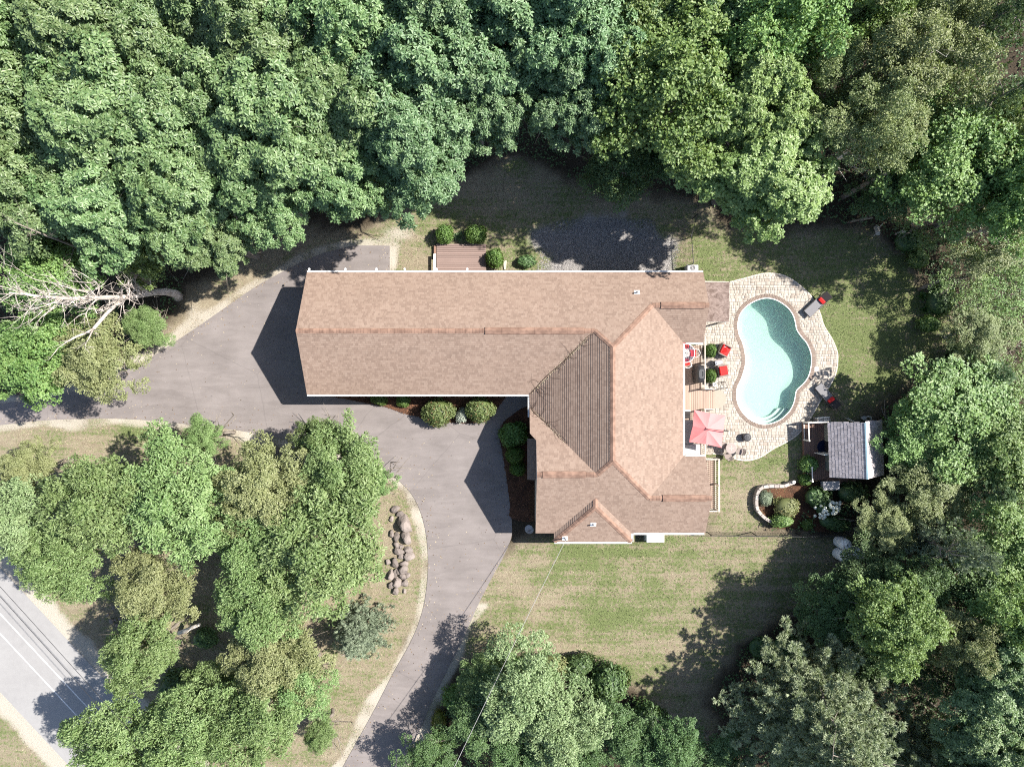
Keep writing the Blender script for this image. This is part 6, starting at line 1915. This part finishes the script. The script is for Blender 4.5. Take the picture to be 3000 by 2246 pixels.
# splash block below a downspout
p = W(1479,776,.1)
o = thing('splash_block', 'pale wedge shaped splash block below the downspout near the back deck', 'splash block', (p[0],p[1],0))
MB().add([(-.07,-.3,0),(.07,-.3,0),(.13,.3,0),(-.13,.3,0),(-.05,-.3,.09),(.05,-.3,.09),(.11,.3,.06),(-.11,.3,.06)],[(0,3,2,1),(4,5,6,7),(0,1,5,4),(1,2,6,5),(2,3,7,6),(3,0,4,7)]).build('block', M['concrete'], o, off=(0,0,0))
MB().tube([(p[0]+.02,YN-.36,E-.3),(p[0]+.02,YN-.36,.25),(p[0]+.02,YN-.05,.12)], .04, 8).build('downspout', M['grey'], house)
dsp = MB().tube([(VX0-.06,YS-.3,E-.1),(VX0+.3,YS-.42,E-.5),(VX0+.36,YS-.42,.2)], .04, 8).build('downspout', M['white_metal'], house)

# old bench and ring of stones at the wood edge
p = W(776,617,.5)
o = thing('old_bench', 'grey weathered plank bench half hidden under the oak leaves', 'bench', (p[0],p[1],0), .3)
for k in range(4): MB().cbox((0,-.3+.2*k,.45),(1.3,.18,.04),0,.006).build('plank', M['oldwood'], o, off=(0,0,0))
leg = MB().cbox((0,0,.21),(.08,.7,.42),0,.006).mesh('leg', M['oldwood'])
for s in (-1,1): piece('leg', leg, o, (s*.5,0,0))
MB().cbox((0,.52,.3),(1.3,.18,.04),0,.006).build('back_plank', M['oldwood'], o, off=(0,0,0))

def rock_mesh(seed, sub=3, amp=.25):
    bm = bmesh.new(); bmesh.ops.create_icosphere(bm, subdivisions=sub, radius=1.0); r = np.random.default_rng(seed)
    cs = unit(r.normal(size=(15,3))); hs = r.uniform(.55,.88,15); sd_ = r.random(3)*9
    for v in bm.verts:
        d = np.array(v.co); f = 1.0
        for c_, h_ in zip(cs, hs):
            k = d@c_
            if k > 1e-3: f = min(f, h_/k)          # facets, as split fieldstone has
        f *= 1+.05*math.sin(d[0]*7+sd_[0])*math.sin(d[1]*6+sd_[1])*math.cos(d[2]*8+sd_[2])
        v.co = v.co*f
    me = bpy.data.meshes.new('boulder'); bm.to_mesh(me); bm.free(); me.materials.append(M['stone']); return me
ROCK = [rock_mesh(i) for i in range(5)]
ordn = ['first','second','third','fourth','fifth','sixth','seventh','eighth','ninth','tenth','eleventh','twelfth','thirteenth','fourteenth','fifteenth','sixteenth','seventeenth','eighteenth','nineteenth','twentieth','twenty first','twenty second','twenty third','twenty fourth','twenty fifth','twenty sixth','twenty seventh','twenty eighth','twenty ninth','thirtieth']
bl = [(185,100,66,52),(225,145,80,48),(148,190,42,52),(265,235,125,135),(325,295,36,30),(197,360,44,74),(285,360,96,112),(150,330,44,62),(240,445,42,42),(200,432,52,60),(300,475,84,52),
 (225,490,104,54),(315,540,78,72),(235,540,62,46),(180,600,62,84),(120,590,46,52),(265,605,62,52),(257,660,72,72),(207,670,42,62),(182,690,42,72),(140,710,58,84),(260,725,72,56),(300,715,40,42),
 (195,780,78,84),(265,790,62,62),(145,805,46,52),(185,862,62,62),(268,860,32,40)]
bl = sorted(bl, key=lambda b: b[1])
rr = random.Random(12)
for i, (x,y_,w_,h_) in enumerate(bl):
    sx, sy = w_/3.173/44/2*1.36, h_/3.173/44/2*1.36; sz = min(sx,sy)*rr.uniform(.7,1.0)
    p = W(1100+x/3.173, 1460+y_/3.173, sz*.6)
    size = 'big' if w_*h_ > 8000 else 'small' if w_*h_ < 2200 else 'mid sized'
    o = piece('boulder', ROCK[rr.randrange(5)], None, (p[0],p[1],sz*.42), (rr.uniform(-.15,.15),rr.uniform(-.15,.15),rr.choice([0,math.pi])+rr.uniform(-.25,.25)), (sx,sy,sz))
    tag(o, f'{size} grey boulder, {ordn[i]} from the top of the row beside the driveway', 'boulder', 'boulders beside the driveway')
for (px,py,s_,lab) in ((783,1312,.3,'boulder at the shaded upper edge of the island, left one'),(803,1318,.36,'boulder at the shaded upper edge of the island, right one'),(752,702,.75,'round mossy boulder at the wood edge left of the garage')):
    p = W(px,py,.2); o = piece('boulder', ROCK[2], None, (p[0],p[1],s_*.25), (0,0,px), (s_,s_*.8,s_*.6)); tag(o, lab, 'boulder', 'single boulders')
# broken stone heap under the island trees
for k in range(16):
    a = rr.random()*6.28; q = rr.random()**.5
    p = W(345+q*math.cos(a)*34, 1800+q*math.sin(a)*42); s_ = rr.uniform(.1,.2)
    o = piece('rubble_stone', ROCK[k%5], None, (p[0],p[1],s_*.3), (rr.random(),rr.random(),rr.random()*6), (s_,s_,s_*.8))
    tag(o, 'small dark stone in the heap under the island trees', 'stone', 'stone heap on the island')

# curved garden wall of laid blocks
wp = [(2320,1410),(2308,1414),(2292,1420),(2276,1421),(2258,1421),(2240,1422),(2225,1426),(2215,1438),(2211,1455),(2210,1470),(2213,1487),(2221,1500),(2233,1512),(2250,1523),(2262,1530)]
wpts = spline(wl(wp), 6, False)
gwall = thing('garden_wall', 'low curved grey stone wall round the garden bed', 'wall', (0,0,0))
P_ = [np.array(p) for p in wpts]; tot = sum(np.linalg.norm(P_[i+1]-P_[i]) for i in range(len(P_)-1)); nb_ = int(tot/.34)
bme = [MB().cbox((0,0,0),(l_,.21,.15),0,.015).mesh('block', M['wallstone']) for l_ in (.33,)]
for course in range(3):
    run = 0; i = 0
    for q in range(nb_):
        tg = tot*(q+.5*(1+(course%2)*.6))/nb_
        if tg > tot-.05: continue
        while run+np.linalg.norm(P_[i+1]-P_[i]) < tg: run += np.linalg.norm(P_[i+1]-P_[i]); i += 1
        e = P_[i+1]-P_[i]; c_ = P_[i]+e*((tg-run)/np.linalg.norm(e))
        piece('block', bme[0], gwall, (c_[0]+rr.uniform(-.006,.006),c_[1]+rr.uniform(-.006,.006),.076+.153*course), (0,0,math.atan2(e[1],e[0])+rr.uniform(-.03,.03)))
p = W(2325,1411,.5)
o = thing('garden_lantern', 'small dark ringed lantern standing on the end of the curved wall', 'lantern', (p[0],p[1],.46))
MB().lathe([(.09,0),(.1,.02),(.1,.14),(.06,.14),(.06,.05),(0,.05)], (0,0,0), 16).build('ring', M['white'], o, off=(0,0,0))
tag(MB().sheet(spline(wl([(2320,1414),(2276,1424),(2225,1432),(2214,1470),(2235,1512),(2270,1545),(2350,1550),(2440,1550),(2440,1440),(2380,1415)]),4), .008).build('garden_bed', M['mulch']), kind='structure')

# chain fences
def fence(pts, label, h=1.2, step=2.4):
    o = thing('chain_fence', label, 'fence', (pts[0][0],pts[0][1],0)); off = Vector(o.location)
    pme = MB().tube([(0,0,-.1),(0,0,h+.06)], .03, 8).mesh('post', M['black'])
    wire = MB(); rail = MB()
    for a, b in zip(pts[:-1], pts[1:]):
        a, b = Vector((*a[:2],0)), Vector((*b[:2],0)); d = b-a; n = max(1,int(round(d.length/step)))
        for i in range(n): q = a+d*(i/n)-off; piece('post', pme, o, (q.x,q.y,0))
        rail.tube([a+Vector((0,0,h)), b+Vector((0,0,h))], .022, 6)
        m = int(d.length/.11)
        u = d.normalized()
        for i in range(-10, m):
            for s in (0,1):
                f0, f1 = (i, i+10) if s == 0 else (i+10, i)
                z0, z1 = .04, h-.02
                t0, t1 = f0*.11, f1*.11
                lo, hi = sorted((t0,t1))
                if hi < 0 or lo > d.length: continue
                def cl(tv):
                    tv2 = min(max(tv,0),d.length); return tv2, z0+(z1-z0)*((tv2-t0)/(t1-t0))
                (ta,za_),(tb,zb_) = cl(t0), cl(t1)
                pa_, pb_ = a+u*ta+Vector((0,0,za_)), a+u*tb+Vector((0,0,zb_)); w_ = u.cross(Vector((0,0,1)))*.006
                wz = Vector((0,0,.006))
                wire.add([pa_-wz,pa_+wz,pb_+wz,pb_-wz],[(0,1,2,3)])
    q = Vector((*pts[-1][:2],0))-off; piece('post', pme, o, (q.x,q.y,0))
    rail.build('top_rail', M['black'], o); w = wire.build('wire_mesh', M['black'], o); w['kind'] = 'stuff'
fence([W(2070,1557),W(2200,1558),W(2330,1560),W(2440,1558),W(2470,1556)], 'black chain link fence running right from the lower right house corner')
fence([W(2018,780),W(2012,700),W(2030,640),W(2035,560),W(2038,525)], 'black chain link fence rising from the upper right house corner into the wood')

# wires over the road, service wire from the mast
def wire(a, b, sag, label, mat, r_=.012, group=None):
    a, b = Vector(a), Vector(b); o = thing('overhead_wire', label, 'wire', tuple(a), 0, group)
    MB().tube([a+(b-a)*t_+Vector((0,0,-sag*4*t_*(1-t_))) for t_ in [i/24 for i in range(25)]], r_, 5).build('cable', mat, o)
def road_pt(off, l, z):
    q = road_a+road_n*off+road_dir*l; return (q[0],q[1],z)
zw = 7.0; f7 = (CAM_H-zw)/CAM_H
for k, (px0,py0,px1,py1) in enumerate(((-60,1684,330,2120),(-45,1672,345,2105))):
    a, b = W(px0,py0,zw), W(px1,py1,zw); d = Vector(b)-Vector(a)
    wire(Vector(a)-d*.4, Vector(b)+d*.6, .1, ['dark overhead cable crossing above the road, left of the pair','dark overhead cable crossing above the road, right of the pair'][k], M['black'], .014, 'cables above the road')
ms = Vector(hit(1655,1575,zBS))+Vector((0,0,.6))
M['alu'] = plain('bare_cable', (.30,.29,.28), .5, .4)
e_ = Vector(W(1310,2290,6.5)); wire(ms, e_, .25, 'service cable running from the roof mast down to the bottom edge', M['alu'], .014)

# bare vine over the roof valleys
vine = thing('bare_vine', 'bare climbing vine creeping along the two roof valleys', 'vine', (0,0,0))
M['vine'] = plain('dry_vine', (.085,.055,.04), .9, .1)
M['deadleaf'] = plain('dry_leaf_debris', (.36,.31,.22), .9, .1, var=.4, scale=30)
rv = np.random.default_rng(8)
def vpoint(x, y):
    z = max(zW(x,y), zS1(x,y) if y > -1.0 else -9, zLS(x,y) if (y < -1.2) else -9)
    return z
def ztop(x, y):
    c_ = [zW(x,y)]
    if y > -.69 and x < hx: c_ = [max(zW(x,y), zS1(x,y)) if False else (zS1(x,y) if (x-VX0) < (y-YS) else zW(x,y))]
    if y < -1.45: c_ = [zLS(x,y) if (x-VX0) < (-1.45-y) else zW(x,y)]
    return c_[0]
for side_, (s0, s1) in enumerate((((VX0+.1,YS+.1),(hx-.1,yR-.1)), ((VX0+.1,-1.55),(3.3,-3.65)))):
    m = MB(); k = 9
    pts = []
    for i in range(k+1):
        f = i/k; x = s0[0]+(s1[0]-s0[0])*f+rv.normal()*.05; y = s0[1]+(s1[1]-s0[1])*f+rv.normal()*.05
        pts.append((x,y,ztop(x,y)+.05))
    m.tube(pts, [.022-.014*i/k for i in range(k+1)], 5); m.build('main_stem', M['vine'], vine)
    nt = 30 if side_ == 0 else 13
    for i in range(nt):
        f = rv.random()**1.3; x = s0[0]+(s1[0]-s0[0])*f; y = s0[1]+(s1[1]-s0[1])*f
        ang = rv.uniform(-1.9,.9) if side_ == 0 else rv.uniform(-1.2,1.9)
        if rv.random() < .3: ang += math.pi*.75
        tw = MB(); q = [(x,y,ztop(x,y)+.04)]; ln = rv.uniform(.35,1.1)*(1.5-.8*f)
        for s in range(6):
            ang += rv.normal()*.38; x += math.cos(ang)*ln/6; y += math.sin(ang)*ln/6
            x = max(x, VX0-.02); q.append((x,y,ztop(x,y)+.035+.04*rv.random()))
        tw.tube(q, [.0085-.001*s for s in range(7)], 4); tw.build('twig', M['vine'], vine)
        if rv.random() < .4:
            t2 = MB(); a2 = ang+rv.choice([-1,1])*.9; b2 = q[3]; t2.tube([b2,(max(VX0-.02,b2[0]+math.cos(a2)*.25),b2[1]+math.sin(a2)*.25,ztop(b2[0]+math.cos(a2)*.25,b2[1]+math.sin(a2)*.25)+.05)], [.006,.003], 4); t2.build('twig', M['vine'], vine)
    db = MB()
    for i in range(220 if side_ == 0 else 90):
        f = .02+.9*rv.random(); x = s0[0]+(s1[0]-s0[0])*f+rv.normal()*.06; y = s0[1]+(s1[1]-s0[1])*f+rv.normal()*.06; z = ztop(x,y)+.03+.02*rv.random(); s_ = rv.uniform(.015,.04); a = rv.random()*6
        db.add([(x-math.cos(a)*s_,y-math.sin(a)*s_,z),(x+math.sin(a)*s_*.6,y-math.cos(a)*s_*.6,z+.012),(x+math.cos(a)*s_,y+math.sin(a)*s_,z),(x-math.sin(a)*s_*.6,y+math.cos(a)*s_*.6,z+.012)],[(0,1,2,3)])
    o = db.build('dry_leaf_litter', M['deadleaf'], vine); o['kind'] = 'stuff'

# ================================================================== GROUND COVER
def scatter_grass(n):
    x = rng.uniform(-33, 33, n); y = rng.uniform(-25.5, 25.5, n)
    lawn, green, sand, gvl = ground_weights(x, y)
    xy = np.stack([x,y],1)
    keep = (lawn > rng.random(n)*.9+.1) & (sdist(xy,drive) > .03) & (sdist(xy,patio) > .04) & (sdist(xy,pool) > .3)
    rdv = (xy-road_a)@road_n; keep &= ~((rdv > -.1) & (rdv < 5.75)) & (sand < .75) & (gvl < .5)
    for (x0,x1,y0,y1) in ((XL,VX0+.2,YS,YN),(VX0,VX1,YSS,YN),(VX1-.1,XR,2.5,YN),(XLS,XRS,YSS,-4.5),(xw,xe,yb,yt),(xa,xb,yb2,ya),(19.2,24,-6.8,-2.3)):
        keep &= ~((x > x0) & (x < x1) & (y > y0) & (y < y1))
    for pg in (bed1, bed2): keep &= sdist(xy,pg) > 0
    x, y, lawn, green, sand = (a[keep] for a in (x,y,lawn,green,sand)); n = len(x)
    L = rng.uniform(.05,.12,n)*(.6+.6*green); a = rng.random(n)*6.28; el = rng.uniform(.15,1.1,n)
    d = np.stack([np.cos(a)*np.cos(el),np.sin(a)*np.cos(el),np.sin(el)],1); s = np.stack([-np.sin(a),np.cos(a),0*a],1)*(.016+.012*rng.random(n))[:,None]
    b = np.stack([x,y,0*x],1)
    V = np.stack([b-s,b+s,b+d*L[:,None]],1).reshape(-1,3)
    me = np_mesh('grass', V, np.arange(3*n).reshape(-1,3), rng.random(n))
    for nm, arr in (('w_lawn',lawn),('w_green',green),('w_sand',sand*0)):
        at = me.attributes.new(nm,'FLOAT','FACE'); at.data.foreach_set('value', arr.astype(np.float32))
    t = NT('grass_blades'); c, _, _ = turf_color(t, True)
    r = t.n('Attribute', attribute_name='rnd').outputs['Fac']
    hs = t.n('HueSaturation'); t.l(c,hs.inputs['Color']); t.l(t.math('ADD',t.math('MULTIPLY',r,1.15),.5),hs.inputs['Value']); t.col(hs.outputs[0])
    me.materials.append(t.set(.8,.2))
    o = linkobj(bpy.data.objects.new('grass', me)); tag(o,'short dry and green lawn grass round the house','grass',kind='stuff')
scatter_grass(280000)
# gravel stones and fallen leaves
def scatter_bits(name, poly, n, size, mats, label, z=.01):
    P = np.array(poly); lo, hi = P.min(0), P.max(0)
    xy = rng.uniform(lo,hi,(n,2)); xy = xy[sdist(xy,poly)+(vnoise(xy[:,0],xy[:,1],.9,51)-.5)*1.2 < rng.random(len(xy))*.3-.1] if name == 'gravel' else xy[sdist(xy,poly) < .05]; n = len(xy)
    s = rng.uniform(*size,n); a = rng.random(n)*6.28
    base = np.array([[-1,-.7,0],[1,-.8,0],[.8,.9,0],[-.9,.7,0],[0,0,.9]])
    ca, sa = np.cos(a), np.sin(a)
    V = base[None]*s[:,None,None]; X = V[...,0]*ca[:,None]-V[...,1]*sa[:,None]; Y = V[...,0]*sa[:,None]+V[...,1]*ca[:,None]
    V = np.stack([X+xy[:,:1],Y+xy[:,1:],V[...,2]+z],-1).reshape(-1,3)
    b = np.arange(n)[:,None,None]*5; F = (np.array([[0,1,4],[1,2,4],[2,3,4],[3,0,4]])[None]+b).reshape(-1,3)
    me = np_mesh(name, V, F, np.repeat(rng.random(n),4), None, mats)
    o = linkobj(bpy.data.objects.new(name, me)); tag(o,label,name.replace('_',' '),kind='stuff')
t = NT('gravel_stone'); r = t.n('Attribute',attribute_name='rnd').outputs['Fac']; t.col(t.ramp(r,[(0,(.07,.068,.07)),(.6,(.20,.19,.185)),(1,(.42,.40,.38))])); M['gravel'] = t.set(.9,.2)
scatter_bits('gravel', grav, 26000, (.012,.028), M['gravel'], 'grey gravel patch behind the house')
t = NT('mulch_chip'); r = t.n('Attribute',attribute_name='rnd').outputs['Fac']; t.col(t.ramp(r,[(0,(.03,.016,.011)),(.7,(.12,.055,.035)),(1,(.26,.13,.07))])); M['chip'] = t.set(.95,.1)
scatter_bits('bark_chips', bed1+bed1[:1], 5000, (.012,.035), M['chip'], 'bark chips in the bed along the garage', .06)
scatter_bits('bark_mulch', bed2+bed2[:1], 6000, (.012,.035), M['chip'], 'bark chips in the entry bed', .06)
# leafy undergrowth on the floor of the wood
def undergrowth(n):
    x = rng.uniform(-36,36,n); y = rng.uniform(-27,27,n); xy = np.stack([x,y],1)
    lawn, green, sand, gvl = ground_weights(x,y)
    keep = (lawn < .15) & (sdist(xy,drive) > .8) & (sdist(xy,patio) > .5) & (vnoise(x,y,1.5,61) > .36)
    rdv = (xy-road_a)@road_n; keep &= ~((rdv > -1.5) & (rdv < 7))
    for (x0,x1,y0,y1) in ((XL-.5,XR+.5,YSS-1,YN+.5),(19,24.5,-7,-2)): keep &= ~((x > x0) & (x < x1) & (y > y0) & (y < y1))
    x, y = x[keep], y[keep]; n = len(x)
    P = np.stack([x,y,rng.random(n)**1.5*.55+.03],1); a = rng.random(n)*6.28
    Dd = np.stack([np.cos(a),np.sin(a),rng.normal(size=n)*.25],1); N = np.array([0,0,1.])+rng.normal(size=(n,3))*.3
    L = rng.uniform(.10,.22,n); V, F = kites(P,Dd,unit(N),L,L*.55)
    me = np_mesh('undergrowth', V, F, np.repeat(rng.random(n),2), np.repeat(rng.random(n),2), LM['dark'])
    tag(linkobj(bpy.data.objects.new('undergrowth', me)),'low leafy undergrowth covering the floor of the wood','undergrowth',kind='stuff')
undergrowth(150000)
# dry leaves and grit blown over the asphalt, thickest along its edges
def blown(n):
    x = rng.uniform(-34,3,n); y = rng.uniform(-26,9,n); xy = np.stack([x,y],1); d = sdist(xy,drive)
    keep = (d < -.02) & (rng.random(n) < np.exp(d*1.6)+.05)
    for (x0,x1,y0,y1) in ((XL+.3,5,YS+.4,YN),(VX0+.4,9,YSS,2)): keep &= ~((x > x0) & (x < x1) & (y > y0) & (y < y1))
    x, y = x[keep], y[keep]; n = len(x); P = np.stack([x,y,np.full(n,.034)],1); a = rng.random(n)*6.28
    Dd = np.stack([np.cos(a),np.sin(a),0*a],1); L = rng.uniform(.03,.10,n)
    V, F = kites(P,Dd,np.tile([0,0,1.],(n,1)),L,L*.7,fold=.15,droop=-.05)
    t = NT('blown_leaf'); r = t.n('Attribute',attribute_name='rnd').outputs['Fac']; t.col(t.ramp(r,[(0,(.05,.035,.025)),(.5,(.18,.12,.07)),(1,(.42,.36,.26))]))
    me = np_mesh('blown_leaves', V, F, np.repeat(rng.random(n),2), None, t.set(.9,.1))
    tag(linkobj(bpy.data.objects.new('blown_leaves', me)),'dry leaves and grit scattered over the driveway','leaves',kind='stuff')
blown(26000)
